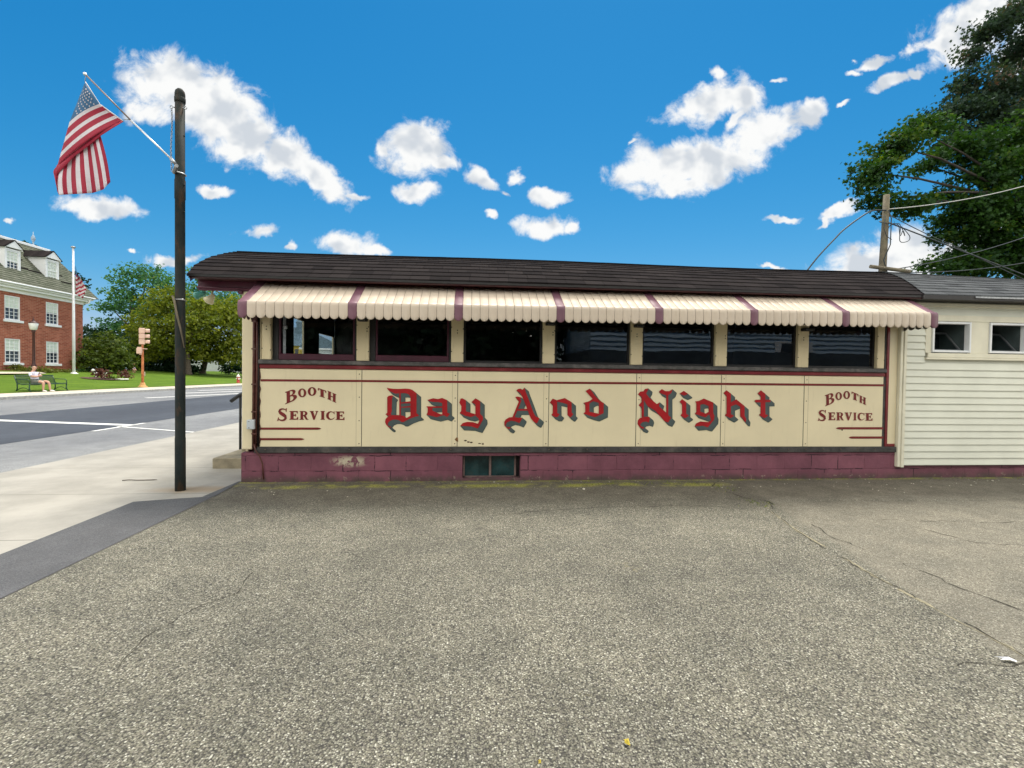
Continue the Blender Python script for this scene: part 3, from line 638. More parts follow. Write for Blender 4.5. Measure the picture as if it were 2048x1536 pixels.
Dg = [[[(268,197),(300,208),(370,217),(450,218),(560,213),(625,218),(670,233),(735,285),(735,600),(780,640),(700,660),(620,690),(530,740),(500,738),(470,715),(420,699),(360,702),(310,725),(285,760),(285,790),(310,806),(338,815),(325,830),(295,815),(260,782),(241,740),(250,690),(290,650),(350,632),(430,628),(490,632),(540,645),(580,675),(640,640),(640,340),(620,310),(590,292),(540,284),(470,288),(400,292),(340,265),(290,235)]],
 [[(275,350),(300,325),(350,318),(372,330),(352,360),(345,580),(330,605),(345,632),(290,642),(247,615),(275,595)]], [[(464,290),(488,290),(490,640),(464,636)]], [[(488,430),(642,412),(642,442),(488,448)]], [[(488,500),(642,485),(642,508),(488,514)]]]
ag = [[[(905,392),(995,365),(1070,378),(1138,360),(1218,395),(1218,590),(1262,612),(1218,660),(1140,620),(1140,440),(1080,425),(990,422),(940,412)]], [[(890,492),(1142,492),(1142,514),(985,517),(985,560),(1110,615),(1155,618),(1160,632),(1050,662),(960,640),(890,622),(910,590),(910,515)]]]
yg = [[[(1407,435),(1430,370),(1455,365),(1510,395),(1510,570),(1640,610),(1662,618),(1650,640),(1590,660),(1500,640),(1412,597),(1435,570),(1440,490)]], [[(1597,425),(1662,365),(1735,410),(1735,610),(1775,650),(1780,700),(1700,840),(1600,808),(1500,802),(1420,800),(1460,755),(1530,736),(1620,740),(1700,765),(1720,720),(1710,680),(1660,640),(1660,460)]]]
Ag = [[[(412,245),(440,220),(475,213),(512,232),(538,197),(560,265),(620,420),(680,590),(715,650),(778,680),(735,762),(680,730),(640,680),(615,620),(560,470),(500,330),(480,290)]], [[(398,345),(440,338),(495,355),(450,412),(430,395)]], [[(465,385),(495,395),(385,660),(350,665)]], [[(425,535),(595,530),(600,560),(415,560)]], [[(505,670),(500,690),(460,757),(440,745),(390,727),(330,717),(270,742),(245,775),(245,800),(275,820),(300,815),(325,822),(300,850),(260,830),(225,790),(222,740),(245,700),(300,665),(380,658),(440,672)]]]
ng = [[[(938,432),(985,370),(1052,396),(1055,600),(1095,615),(1060,660),(1020,660),(962,625),(985,600),(985,470)]], [[(1050,395),(1175,362),(1280,425),(1280,590),(1308,615),(1265,667),(1215,630),(1215,460),(1140,437),(1052,418)]]]
dg = [[[(1500,250),(1568,213),(1640,320),(1715,395),(1785,440),(1782,600),(1650,662),(1570,640),(1468,605),(1495,580),(1495,455),(1462,440),(1560,410),(1610,375)], [(1560,445),(1620,412),(1690,432),(1708,440),(1708,606),(1560,578)]]]
Ng = [[[(160,245),(190,212),(230,207),(250,178),(292,170),(285,200),(262,235),(300,285),(405,375),(582,545),(545,607),(500,590),(380,455),(280,395),(215,290)]], [[(206,270),(234,295),(234,532),(206,536)]], [[(168,385),(200,350),(212,345),(212,405),(190,402)]], [[(300,530),(312,560),(298,607),(260,592),(215,602),(190,627),(190,645),(215,660),(242,667),(225,687),(185,672),(155,627),(158,580),(185,550),(240,533)]], [[(520,250),(546,250),(546,565),(520,540)]], [[(425,215),(465,180),(510,205),(560,205),(602,182),(585,227),(545,260),(500,252),(460,237)]], [[(400,372),(440,348),(425,400)]]]
ig = [[[(690,342),(725,308),(775,345),(775,495),(810,520),(760,554),(702,515),(722,490),(722,370)]], [[(692,238),(745,203),(800,240),(748,264)]]]
gg = [[[(890,338),(940,330),(1002,300),(1120,350),(1120,480),(1135,520),(1130,570),(1052,667),(985,647),(885,657),(900,620),(960,592),(1060,602),(1090,580),(1085,545),(1070,500),(1020,542),(985,530),(885,495),(905,470),(905,360)], [(955,378),(1000,370),(1062,395),(1062,470),(1025,492),(955,468)]]]
hg = [[[(1250,232),(1290,195),(1345,235),(1345,500),(1388,520),(1340,552),(1270,515),(1290,490),(1290,265)]], [[(1343,350),(1415,310),(1520,395),(1520,520),(1542,560),(1535,602),(1515,590),(1490,545),(1465,530),(1465,405),(1410,375),(1343,402)]]]
tg = [[[(1685,235),(1730,195),(1785,240),(1785,500),(1822,515),(1775,552),(1705,510),(1725,490),(1725,265)]], [[(1645,330),(1665,315),(1850,315),(1850,345),(1665,350)]]]
word('lettering', Dg+ag+yg, 740, 750, 7.877, (66, 64), 'red blackletter word Day with grey drop shade')
word('lettering', Ag+ng+dg, 980, 750, 7.877, (64, 62), 'red blackletter word And with grey drop shade')
word('lettering', Ng+ig+gg+hg+tg, 1250, 750, 6.4, (50, 50), 'red blackletter word Night with grey drop shade')
# serif small-cap lettering
def arc(cx, cy, rx, ry, a, b, n=12): return [(cx+rx*math.cos(R(a+(b-a)*i/n)), cy-ry*math.sin(R(a+(b-a)*i/n))) for i in range(n+1)]
def ribbon(ctr, ws):
    l, r_ = [], []
    for i, p in enumerate(ctr):
        a, b = ctr[max(i-1, 0)], ctr[min(i+1, len(ctr)-1)]; t = Vector((b[0]-a[0], b[1]-a[1])).normalized(); n = Vector((-t.y, t.x))*ws[i]/2
        l.append((p[0]+n.x, p[1]+n.y)); r_.append((p[0]-n.x, p[1]-n.y))
    return l+r_[::-1]
GL = {
 'B': [[(0,0)]+[(.55,0)]+arc(.55,.245,.36,.245,90,-75,9)+arc(.58,.735,.42,.265,70,-90,10)+[(0,1),(0,.94),(.13,.90),(.13,.10),(0,.06)], [(.42,.09),(.50,.09)]+arc(.50,.25,.16,.16,80,-80,6)+[(.42,.42)], [(.42,.53),(.52,.53)]+arc(.52,.72,.19,.18,80,-80,6)+[(.42,.91)]],
 'O': [arc(.5,.5,.5,.5,0,345,23), arc(.5,.5,.20,.38,0,340,17)],
 'T': [[(0,0),(1,0),(1,.32),(.92,.32),(.84,.13),(.69,.13),(.69,.89),(.82,.94),(.82,1),(.18,1),(.18,.94),(.31,.89),(.31,.13),(.16,.13),(.08,.32),(0,.32)]],
 'H': [[(0,0),(.45,0),(.45,.06),(.38,.10),(.38,.42),(.62,.42),(.62,.10),(.55,.06),(.55,0),(1,0),(1,.06),(.92,.10),(.92,.90),(1,.94),(1,1),(.55,1),(.55,.94),(.62,.90),(.62,.54),(.38,.54),(.38,.90),(.45,.94),(.45,1),(0,1),(0,.94),(.08,.90),(.08,.10),(0,.06)]],
 'S': [ribbon([(.86,.18),(.74,.09),(.58,.05),(.42,.06),(.27,.13),(.22,.24),(.30,.35),(.46,.44),(.62,.52),(.76,.62),(.80,.76),(.70,.88),(.52,.94),(.34,.93),(.20,.86),(.10,.76)], [.03,.07,.10,.12,.18,.24,.27,.28,.28,.27,.24,.17,.12,.10,.08,.03]), [(.80,.01),(.93,.0),(.88,.30),(.82,.27)], [(.12,.68),(.18,.72),(.14,.95),(0,1)]],
 'E': [[(0,0),(.95,0),(.95,.30),(.88,.30),(.78,.12),(.48,.12),(.48,.43),(.62,.43),(.70,.33),(.76,.33),(.76,.66),(.70,.66),(.62,.55),(.48,.55),(.48,.88),(.80,.88),(.92,.68),(1,.68),(1,1),(0,1),(0,.94),(.12,.90),(.12,.10),(0,.06)]],
 'R': [[(0,0),(.52,0)]+arc(.52,.275,.36,.275,88,-60,9)+[(.86,.86),(.92,.93),(1,.94),(1,1),(.72,1),(.44,.56),(.40,.56),(.40,.90),(.50,.94),(.50,1),(0,1),(0,.94),(.10,.90),(.10,.10),(0,.06)], [(.40,.10),(.47,.10)]+arc(.47,.275,.14,.17,80,-80,6)+[(.40,.45)]],
 'V': [[(0,0),(.48,0),(.48,.06),(.41,.09),(.60,.62),(.76,.10),(.66,.06),(.66,0),(1,0),(1,.06),(.90,.12),(.58,1),(.42,1),(.10,.12),(0,.06)]],
 'I': [[(0,0),(1,0),(1,.06),(.82,.10),(.82,.90),(1,.94),(1,1),(0,1),(0,.94),(.18,.90),(.18,.10),(0,.06)]],
 'C': [ribbon([(.92,.30),(.80,.14),(.66,.07),(.52,.06),(.34,.14),(.20,.32),(.17,.52),(.22,.72),(.36,.88),(.54,.94),(.70,.92),(.84,.84),(.96,.70)], [.04,.06,.09,.12,.20,.28,.30,.28,.20,.12,.09,.07,.03]), [(.86,.02),(.95,.02),(.95,.36),(.88,.34)]]}
def serif(boxes, ox, oy, sc, wd):
    mb = MB(); k = 0
    for ch, q in boxes:
        if len(q) == 4 and not isinstance(q[0], tuple): x0, y0, x1, y1 = q; q = [(x0, y0), (x1, y0), (x1, y1), (x0, y1)]
        def tr(u, v, q=q):
            tx = [q[0][i]*(1-u)*(1-v)+q[1][i]*u*(1-v)+q[2][i]*u*v+q[3][i]*(1-u)*v for i in (0, 1)]
            return wp(ox+tx[0]/sc, oy+tx[1]/sc, 0)
        loops = GL[ch]
        if ch in 'SC':
            for lp in loops: k += 1; poly_faces(mb, [lp], -.0165-(k % 9)*5e-5, tr)
        else: k += 1; poly_faces(mb, loops, -.0165-(k % 9)*5e-5, tr)
    o = mb.build('lettering', K['oxred'], D); o['label'] = wd
serif([('B', [(606,545),(800,480),(812,672),(608,757)]), ('O', (828,485,968,636)), ('O', (992,461,1139,611)), ('T', [(1165,474),(1308,524),(1308,655),(1165,610)]), ('H', [(1328,520),(1480,586),(1478,733),(1326,664)]),
 ('S', (470,822,652,1042)), ('E', (680,868,830,1016)), ('R', (853,868,1006,1018)), ('V', (1026,868,1172,1018)), ('I', (1210,868,1285,1018)), ('C', (1300,872,1456,1020)), ('E', (1466,876,1618,1021))], 500, 720, 8.533, 'arched dark red small capitals Booth Service at the street end')
serif([('B', [(497,516),(652,458),(662,640),(500,706)]), ('O', (675,462,787,597)), ('O', (810,442,925,579)), ('T', [(950,452),(1066,498),(1066,616),(950,578)]), ('H', [(1083,513),(1198,562),(1196,684),(1080,632)]),
 ('S', (374,766,526,957)), ('E', (551,806,672,940)), ('R', (690,806,822,943)), ('V', (832,808,960,943)), ('I', (982,810,1034,943)), ('C', (1050,812,1174,945)), ('E', (1186,818,1306,948))], 1590, 730, 8.533, 'arched dark red small capitals Booth Service next the annex')
mb = MB()
def pin(pts, th):
    for a, b in zip(pts[:-1], pts[1:]):
        q = [wp(a[0], a[1]-th), wp(b[0], b[1]-th), wp(b[0], b[1]+th), wp(a[0], a[1]+th)]; mb.face([(p.x, -.0158, p.z) for p in q])
pin([(522, 760.4), (728, 762), (918, 763.8), (1097, 765.3), (1268, 766.4), (1438, 767.7), (1603, 769.2), (1767, 770.6)], 2.2)
def dart(x0, x1, y, tip): 
    pin([(x0, y), (x1, y)], 2.3); s = 1 if tip > x1 else -1
    xe = x1 if s > 0 else x0
    q = [wp(xe, y-2.3), wp(xe+s*4, y-1.6), wp(tip, y), wp(xe+s*4, y+1.6), wp(xe, y+2.3)]; mb.face([(p.x, -.0158, p.z) for p in q])
dart(521, 636, 857, 643.5); dart(521, 602, 878, 610); dart(1677, 1765, 856.3, 1670); dart(1702, 1765, 874.8, 1696)
mb.build('pinstripe', K['oxred'], D)

# ---- awning: pressed slats with rounded shoulders and scalloped ends
AX, SP, AW = -2.645, .1041, .1018
tilt = lambda x: .0075*(x+2.64)
def slat(mb, xc, mi):
    path = [(-.008, 2.575), (-.28, 2.404), (-.515, 2.257)]
    cy_, cz_ = -.515+.02, 2.257-.045
    for a in range(4): q = R(118+a*20.6); path.append((-.512+.05*math.cos(q)+.0, 2.212+.05*math.sin(q)))
    path += [(-.562, 2.19), (-.562, 2.092)]
    rows = []; dz = tilt(xc)
    for y, z in path: rows.append([(xc-AW/2, y+.002, z+dz-.001), (xc-AW/2+.0025, y, z+dz), (xc, y-.0006, z+dz), (xc+AW/2-.0025, y, z+dz), (xc+AW/2, y+.002, z+dz-.001)])
    for a in range(1, 8):
        q = a/7*math.pi/2; w = AW/2*math.cos(q)*.999+.0005; z = 2.092-.047*math.sin(q)
        rows.append([(xc-w, -.555, z+dz), (xc-w*.92, -.562, z+dz), (xc, -.5635, z+dz), (xc+w*.92, -.562, z+dz), (xc+w, -.555, z+dz)])
    mb.grid(rows, mi)
mb = MB(); st_ = []
for k in range(85):
    if k % 12: slat(mb, AX+k*SP, 0)
aw = mb.build('awning', K['awn'], D)
so = aw.modifiers.new('thickness', 'SOLIDIFY'); so.thickness = .003; so.offset = -1
for k in range(0, 85, 12):
    mb = MB(); slat(mb, AX+k*SP, 0); mb.build('stripe', K['awnp'], aw)
mb = MB()
mb.face([(AX-.04, -.02, 2.545), (6.08, -.02, 2.61), (6.08, -.545, 2.26), (AX-.04, -.545, 2.20)])
for x in (-2.6, -1.4, -.17, 1.05, 2.26, 3.47, 4.68, 5.86): mb.tube([(x, .0, 2.13+tilt(x)), (x, -.54, 2.17+tilt(x))], .012, 6); mb.tube([(x, -.02, 2.53+tilt(x)), (x, -.54, 2.20+tilt(x))], .012, 6)
mb.tube([(AX-.04, -.548, 2.13), (6.1, -.548, 2.13+tilt(6.1))], .012, 6)
mb.build('awning_frame', K['awnb'], aw)
for x in (AX-.052, 6.152):
    mb = MB(); n = 5
    for i in range(n):
        y0, y1 = -.55+i*.108, -.55+(i+1)*.108-.003; zt = lambda y: 2.57-(.0+(-y))*.63+tilt(x); zb = 2.095+tilt(x); c = (y0+y1)/2; r = (y1-y0)/2
        mb.face([(x, y0, zt(y0)), (x, y1, zt(y1)), (x, y1, zb)]+[(x, c+r*math.cos(R(t)), zb-.045*math.sin(R(t))) for t in range(20, 180, 20)]+[(x, y0, zb)])
    mb.build('end_panel', K['awnb'] if x > 0 else K['awnp'], aw)  # right panel shows its inner face; the shade there is put into its colour
# cornice, fascia, soffit, roof
mb = MB(); mb.box(-3.41, 6.25, -.245, -.205, 2.548, 2.59, .004); mb.box(-3.40, 6.2, -.204, -.019, 2.556, 2.566); mb.build('fascia', plain('dark_oxblood', (.05, .012, .014), .45, .3, 6), D)
mb = MB(); mb.box(-3.425, -2.63, -.018, .02, 2.436, 2.56, .006)
mb.tube([(-3.43, -.022, 2.474), (-3.0, -.024, 2.468), (-2.70, -.022, 2.462), (-2.66, -.02, 2.43)], .013, 8); mb.box(-2.94, -2.88, -.03, .06, 2.40, 2.452, .01)
mb.build('cornice', K['maroon'], D)
for nm, x, z, m, rr in (('floodlight', -3.43, 2.40, 'teal', .052), ('floodlight', -3.31, 2.365, 'cbulb', .066)):
    mt = Matrix.Rotation(R(-155 if m == 'cbulb' else -115), 3, 'Y') @ Matrix.Rotation(R(25), 3, 'X')
    mb = MB(); mb.lathe([(.02, -.05), (.03, -.02), (rr*.8, .03), (rr, .06), (rr*.9, .075), (rr*.4, .09), (.004, .094)], (x, .08, z), 14, mt); mb.tube([(x, .08, z+.02), (x+.02, .08, 2.46)], .012, 6)
    o = mb.build(nm, K[m], D); o['label'] = 'teal lensed lamp under the cornice' if m == 'teal' else 'cream lensed lamp under the cornice'
def roof(name, prof, xl, xr, mat, parent, step=.17, lift=.012):
    seg = [0]
    for a, b in zip(prof[:-1], prof[1:]): seg.append(seg[-1]+math.dist(a, b))
    def at(s):
        s = max(0, min(s, seg[-1]-1e-6))
        for i in range(len(seg)-1):
            if seg[i] <= s <= seg[i+1]: t = (s-seg[i])/(seg[i+1]-seg[i]); return Vector((prof[i][0]+(prof[i+1][0]-prof[i][0])*t, prof[i][1]+(prof[i+1][1]-prof[i][1])*t))
    V, F, A = [], [], []; n = int(seg[-1]/step); rnd = random.Random(5)
    half = seg[-1]/2
    for k in range(n):
        s0, s1 = k*seg[-1]/n, (k+1)*seg[-1]/n
        if s0 >= half-1e-6: s0, s1 = s1, s0                    # the far slope sheds the other way
        p, q = at(s0), at(s1); t = (q-p).normalized(); nn = Vector((-t.y, t.x))
        if nn.y < 0: nn = -nn
        q = q+t*.02; lo = p+nn*lift
        nx = 60; a0, a1 = xl(p.x), xr(p.x); b0, b1 = xl(q.x), xr(q.x)
        base = len(V)
        for i in range(nx+1):
            f = i/nx; j = rnd.uniform(-.003, .003); sag = -.010*math.sin(f*math.pi*3+1)
            V += [(a0+(a1-a0)*f, p.x, p.y-.01+sag), (a0+(a1-a0)*f, lo.x+j, lo.y+j*.6+sag), (b0+(b1-b0)*f, q.x, q.y+sag)]
        for i in range(nx):
            c = base+i*3; F += [(c, c+3, c+4, c+1), (c+1, c+4, c+5, c+2)]; A += [k, k]
    me = bpy.data.meshes.new(name); bs = wbase(parent); me.from_pydata([Vector(v)-bs for v in V], [], F); at_ = me.attributes.new('row', 'FLOAT', 'FACE'); at_.data.foreach_set('value', A)
    me.materials.append(mat); me.update(); o = bpy.data.objects.new(name, me); COL.objects.link(o); o.parent = parent; return o
PR = [(-.25, 2.597), (.05, 2.77), (.4, 2.95), (.8, 3.11), (1.2, 3.23), (1.6, 3.316), (2.1, 3.365)]
PRD = PR+[(4.2-y, z) for y, z in PR[-2::-1]]
def interp(tab):
    return lambda v: float(np.interp(v, [a for a, b in tab], [b for a, b in tab]))
xl = interp([(-.25, -3.42), (.05, -3.50), (.4, -3.505), (.8, -3.475), (1.2, -3.51), (1.6, -3.62), (2.6, -3.62), (3.0, -3.51), (3.4, -3.475), (3.8, -3.505), (4.15, -3.50), (4.45, -3.42)])
roof('roof', PRD, xl, lambda y: 7.2, K['shin'], D, .152)
mb = MB()                                                        # closing gable under the shingles
for a, b in zip(PRD[:-1], PRD[1:]):
    mb.face([(xl(a[0])+.03, a[0], a[1]-.03), (xl(b[0])+.03, b[0], b[1]-.03), (xl(b[0])+.03, b[0], b[1]-.15), (xl(a[0])+.03, a[0], max(2.5, a[1]-.15))])
mb.build('gable_end', K['maroon'], D)
mb = MB(); mb.box(-3.42, 6.2, -.262, -.246, 2.565, 2.592); mb.build('drip_edge', K['black'], D)

# ------------------------------------------------------------------ annex
AN = thing('annex', 'white vinyl sided annex with a grey shingle roof joined to the diner', 'building', (9.5, 0, 0))
MB().box(6.225, 15, .025, .25, -.3, .21).build('foundation', K['block'], AN)
WX0, WX1, WZ0, WZ1 = 6.52, 9.9, 1.74, 2.36
mb = MB(); z = .19; sp_ = .0985
while z < 2.5:
    z2 = min(z+sp_, 2.52)
    spans = [(6.19, 15)] if (z2 <= WZ0+.01 or z >= WZ1-.02) else [(6.19, WX0), (WX1, 15)]
    for a, b in spans: 
        rows = [[(a, .0, z), (b, .0, z)], [(a, -.032, z+.002), (b, -.032, z+.002)], [(a, -.033, z+.012), (b, -.033, z+.012)], [(a, -.018, z2), (b, -.018, z2)]]
        mb.grid(rows, smooth=False)
    z = z2
mb.box(6.2, 15, .0, .15, .2, WZ0-.02); mb.box(6.2, 15, .0, .15, WZ1+.02, 2.6); mb.box(6.2, WX0, .001, .15, WZ0-.02, WZ1+.02); mb.box(WX1, 15, .001, .15, WZ0-.02, WZ1+.02)
mb.box(14.85, 15, .15, 4.2, .2, 2.6); mb.box(6.2, 15, 4.05, 4.2, .2, 2.6)
mb.build('siding', K['vinyl'], AN)
mb = MB(); mb.box(6.12, 6.165, -.05, .02, .17, 2.56, .006); mb.box(6.166, 6.212, -.062, .02, .165, 2.56, .006); mb.build('corner_trim', K['vtrim'], AN)
mb = MB(); mb.box(6.213, 15, -.055, .0, 2.478, 2.535, .008); mb.build('frieze', K['vtrim'], AN)
# window band
wins = [(6.61, 7.22), (7.515, 8.125), (8.42, 9.03)]
mb = MB(); mb.box(WX0, WX1, -.035, .01, WZ1-.085, WZ1, .003); mb.box(WX0+.03, WX1-.03, -.045, .01, WZ0+.012, WZ0+.075, .004); mb.box(WX0, WX1, -.055, .0, WZ0-.02, WZ0+.010, .004)
xs_ = [WX0]+[v for w in wins for v in w]+[WX1]
for a, b in zip(xs_[0::2], xs_[1::2]): mb.box(a, b, -.032, .01, WZ0+.076, WZ1-.087, .003)
mb.build('window_casing', K['vtrim'], AN)
for a, b in wins:
    za, zb = WZ0+.085, WZ1-.092; t = .032
    mb = MB(); mb.box(a+.002, a+t, -.052, .03, za, zb, .004); mb.box(b-t, b-.002, -.052, .03, za, zb, .004); mb.box(a+t, b-t, -.050, .03, zb-t, zb-.001, .004); mb.box(a+t, b-t, -.050, .03, za+.001, za+t, .004)
    w_ = mb.build('window', K['wframe'], AN)
    MB().box(a+t, b-t, .40, .42, za-.1, zb+.1).build('reveal', plain('annex_dark', (.015, .02, .026), .7, .3, 3), w_)
    # hopper sash tipped inwards
    mt = Matrix.Translation((0, .05, za+t)) @ Matrix.Rotation(R(-40), 4, 'X')
    h = zb-za-2*t
    mb = MB(); mb.box(a+t+.005, a+t+.03, 0, .02, 0, h, mat=mt); mb.box(b-t-.03, b-t-.005, 0, .02, 0, h, mat=mt); mb.box(a+t+.03, b-t-.03, 0, .02, 0, .025, mat=mt); mb.box(a+t+.03, b-t-.03, 0, .02, h-.025, h, mat=mt)
    mb.build('sash', plain('grey_sash', (.13, .14, .145), .5, .1, 5), w_)
    mb = MB(); mb.box(a+t+.03, b-t-.03, .009, .011, .025, h-.025, mat=mt); mb.build('pane', K['glass'], w_)
    MB().box(b-t-.002, b-t, .03, .40, za, zb).build('jamb', plain('jamb_grey', (.06, .08, .08), .7, .2, 5), w_)
PRA = [(y-.02, z+.018) for y, z in PR]; PRA = PRA+[(4.2-y, z) for y, z in PRA[-2::-1]]
axl = interp([(-.3, 6.22), (1.6, 7.07), (2.1, 7.2), (2.6, 7.07), (4.5, 6.2)])
dropx = 15.3
rf = roof('roof', PRA, axl, lambda y: dropx, K['shin2'], AN, .125, .010)
me = rf.data
for v in me.vertices:                                             # the ridge falls away to the right
    x = v.co.x+9.5; y = v.co.y
    k = max(0, min(1, (y+.25)/1.85)) if y < 2.1 else max(0, min(1, (4.45-y)/1.85))
    v.co.z -= max(0, x-7.0)*.034*k
mb = MB(); mb.box(6.22, 15.3, -.272, -.235, 2.545, 2.600); mb.box(6.22, 15.3, -.234, -.02, 2.55, 2.57); mb.build('fascia', plain('annex_fascia', (.03, .027, .027), .6, .2, 6), AN)
mb = MB(); mb.box(7.0, 15.3, -.285, -.273, 2.574, 2.598); mb.build('drip_edge', K['galv'], AN)


# ------------------------------------------------------------------ trees and plants
def at(px, py, Z): return CAM+(FW+RT*((px-1024)/FPX)-UP*((py-768)/FPX))*Z
LSH = {'leaf': [(0, -.5, 0), (.30, -.12, .06), (.26, .18, .06), (0, .5, 0), (-.26, .18, .06), (-.30, -.12, .06)],
       'maple': [(0, -.5, 0), (.10, -.22, .02), (.42, -.28, .05), (.30, -.02, .04), (.50, .20, .08), (.20, .18, .02), (0, .55, 0), (-.20, .18, .02), (-.50, .20, .08), (-.30, -.02, .04), (-.42, -.28, .05), (-.10, -.22, .02)],
       'tuft': [(0, -.5, 0), (.42, -.25, .08), (.20, .05, .02), (.48, .32, .1), (.05, .5, 0), (-.30, .38, .06), (-.46, .05, .08), (-.22, -.12, .02), (-.38, -.38, .06)],
       'blade': [(-.06, 0, 0), (.06, 0, 0), (.02, 1, .25)]}
def leafmesh(name, P, N, size, mat, parent, seed, shape='leaf', tint=None, base=None):
    rg = np.random.default_rng(seed); n = len(P); T = np.array(LSH[shape]); m = len(T)
    N = N/np.linalg.norm(N, axis=1, keepdims=True)
    a = rg.normal(size=(n, 3)); U = np.cross(N, a); U /= np.linalg.norm(U, axis=1, keepdims=True)+1e-9; Vv = np.cross(N, U)
    sz = size*rg.uniform(.65, 1.3, n)
    V = P[:, None, :]+sz[:, None, None]*(T[None, :, 0:1]*U[:, None]+T[None, :, 1:2]*Vv[:, None]+T[None, :, 2:3]*N[:, None])
    bs = wbase(parent) if parent else Vector(base or (0, 0, 0)); V = V.reshape(-1, 3)-np.array(bs)
    me = bpy.data.meshes.new(name); me.vertices.add(n*m); me.vertices.foreach_set('co', V.astype(np.float32).ravel())
    me.loops.add(n*m); me.loops.foreach_set('vertex_index', np.arange(n*m, dtype=np.int32))
    me.polygons.add(n); me.polygons.foreach_set('loop_start', np.arange(0, n*m, m, dtype=np.int32)); me.polygons.foreach_set('loop_total', np.full(n, m, dtype=np.int32))
    at_ = me.attributes.new('tint', 'FLOAT', 'FACE'); at_.data.foreach_set('value', (rg.beta(1.6, 2.2, n) if tint is None else tint).astype(np.float32))
    me.materials.append(mat); me.update(calc_edges=True); o = bpy.data.objects.new(name, me); COL.objects.link(o)
    if parent: o.parent = parent
    else: o.location = bs
    return o
def crown(name, blobs, size, mat, parent, seed, dens=1.0, shape='leaf', tw=.33, shell=2.4, base=None):
    rg = np.random.default_rng(seed); P, N, Tn = [], [], []
    for (c, rx, ry, rz) in blobs:
        c = np.array(c); rad = np.array((rx, ry, rz)); rm = (rx*ry*rz)**(1/3)
        nt_ = max(6, int(5.5*(rm/tw)**2.0)); k = max(4, int(dens*2.6*(tw/size)**2))
        d = rg.normal(size=(nt_, 3)); d /= np.linalg.norm(d, axis=1, keepdims=True); r_ = rg.uniform(0, 1, nt_)**(1/shell)
        tc_ = c+d*rad*r_[:, None]*rg.uniform(.88, 1.1, (nt_, 1))
        tt = rg.beta(2, 2, nt_)
        off = rg.normal(size=(nt_, k, 3))*np.array((tw, tw, tw*.55))*.62
        p = (tc_[:, None]+off).reshape(-1, 3); P.append(p)
        outw = np.repeat(d, k, axis=0); nrm = rg.normal(size=p.shape)*.75+outw*.45+np.array((0, 0, .65)); N.append(nrm)
        Tn.append(np.clip(np.repeat(tt, k)*.75+rg.uniform(0, .3, nt_*k)*1.0, 0, 1))
    return leafmesh(name, np.vstack(P), np.vstack(N), size, mat, parent, seed, shape, np.concatenate(Tn), base)
def limbs(name, foot, fork, tips, r, mat, parent, n=8):
    foot, fork = Vector(foot), Vector(fork); mb = MB(); rnd = random.Random(int(abs(foot.x*31+foot.y*17)))
    mid = foot.lerp(fork, .5)+Vector((rnd.uniform(-.05, .05), rnd.uniform(-.05, .05), 0))*4*r
    mb.tube([foot-Vector((0, 0, .2)), foot+Vector((0, 0, .15)), mid, fork], [r*1.5, r*1.12, r*.95, r*.8], n)
    for t in tips:
        t = Vector(t); q1 = fork.lerp(t, .35)+Vector((rnd.uniform(-1, 1), rnd.uniform(-1, 1), rnd.uniform(0, 1)))*(t-fork).length*.08; q2 = fork.lerp(t, .7)+Vector((rnd.uniform(-1, 1), rnd.uniform(-1, 1), rnd.uniform(0, 1)))*(t-fork).length*.07
        mb.tube([fork-(fork-foot).normalized()*r*.5, q1, q2, t], [r*.6, r*.42, r*.26, r*.09], 6)
    return mb.build(name, mat, parent)
def px_blobs(L_): return [(at(px, py, Z), rp*Z/FPX, (rd or rp)*Z/FPX, (rv or rp)*Z/FPX) for (px, py, Z, rp, rd, rv) in L_]
# big maples behind the annex
gm_ = px_blobs([(1748, 345, 13.2, 34, 50, 46), (1790, 292, 13.4, 48, 60, 36), (1765, 400, 13.0, 36, 50, 26), (1830, 412, 13.2, 40, 50, 22), (1838, 262, 13.8, 46, 60, 30), (1855, 330, 14.6, 26, 40, 14), (1885, 395, 14.4, 30, 40, 20),
  (1930, 300, 14.4, 52, 70, 30), (1985, 352, 14.2, 70, 80, 50), (1945, 425, 14.0, 48, 70, 46), (2035, 290, 14.4, 70, 80, 62), (2050, 420, 14.0, 90, 90, 70), (1985, 500, 14.2, 56, 80, 40), (1930, 512, 14.0, 26, 50, 20), (1900, 470, 14.2, 18, 40, 18), (1955, 455, 14.0, 36, 60, 36), (1905, 440, 14.2, 22, 40, 18), (1915, 535, 13.8, 34, 50, 16), (1870, 528, 13.6, 16, 30, 9), (1960, 530, 13.8, 44, 60, 24), (2070, 520, 14.0, 90, 90, 60), (2150, 350, 14.5, 110, 110, 110), (2170, 520, 14.5, 100, 110, 110), (2250, 420, 15, 130, 130, 160)])
T1 = thing('maple_tree', 'tall green maple arching over the annex roof, its lowest limb behind the wooden mast', 'tree', (17.6, 7.2, 0))
limbs('trunk', (17.9, 7.2, 0), (17.4, 7.0, 6.4), [b[0] for b in gm_[:17]], .11, K['bark2'], T1)
crown('crown', gm_, .108, LEAF['maple'], T1, 11, 3.0, 'maple', .25, 1.7)
pm_ = px_blobs([(1975, 62, 17, 40, 60, 26), (2025, 30, 17, 50, 60, 34), (2045, 90, 17, 40, 60, 26), (1950, 110, 17, 22, 40, 16), (1965, 190, 16.6, 60, 80, 40), (1908, 232, 16.4, 40, 60, 34), (1898, 285, 16.4, 30, 60, 22), (1990, 245, 16.6, 66, 80, 38), (2040, 175, 16.8, 60, 80, 50), (1935, 165, 16.8, 34, 50, 22), (2110, 100, 17.5, 90, 100, 90), (2120, 230, 17.5, 90, 110, 90)])
T2 = thing('maple_tree', 'dark purple leaved maple at the top right, above the green maple', 'tree', (22, 11, 0))
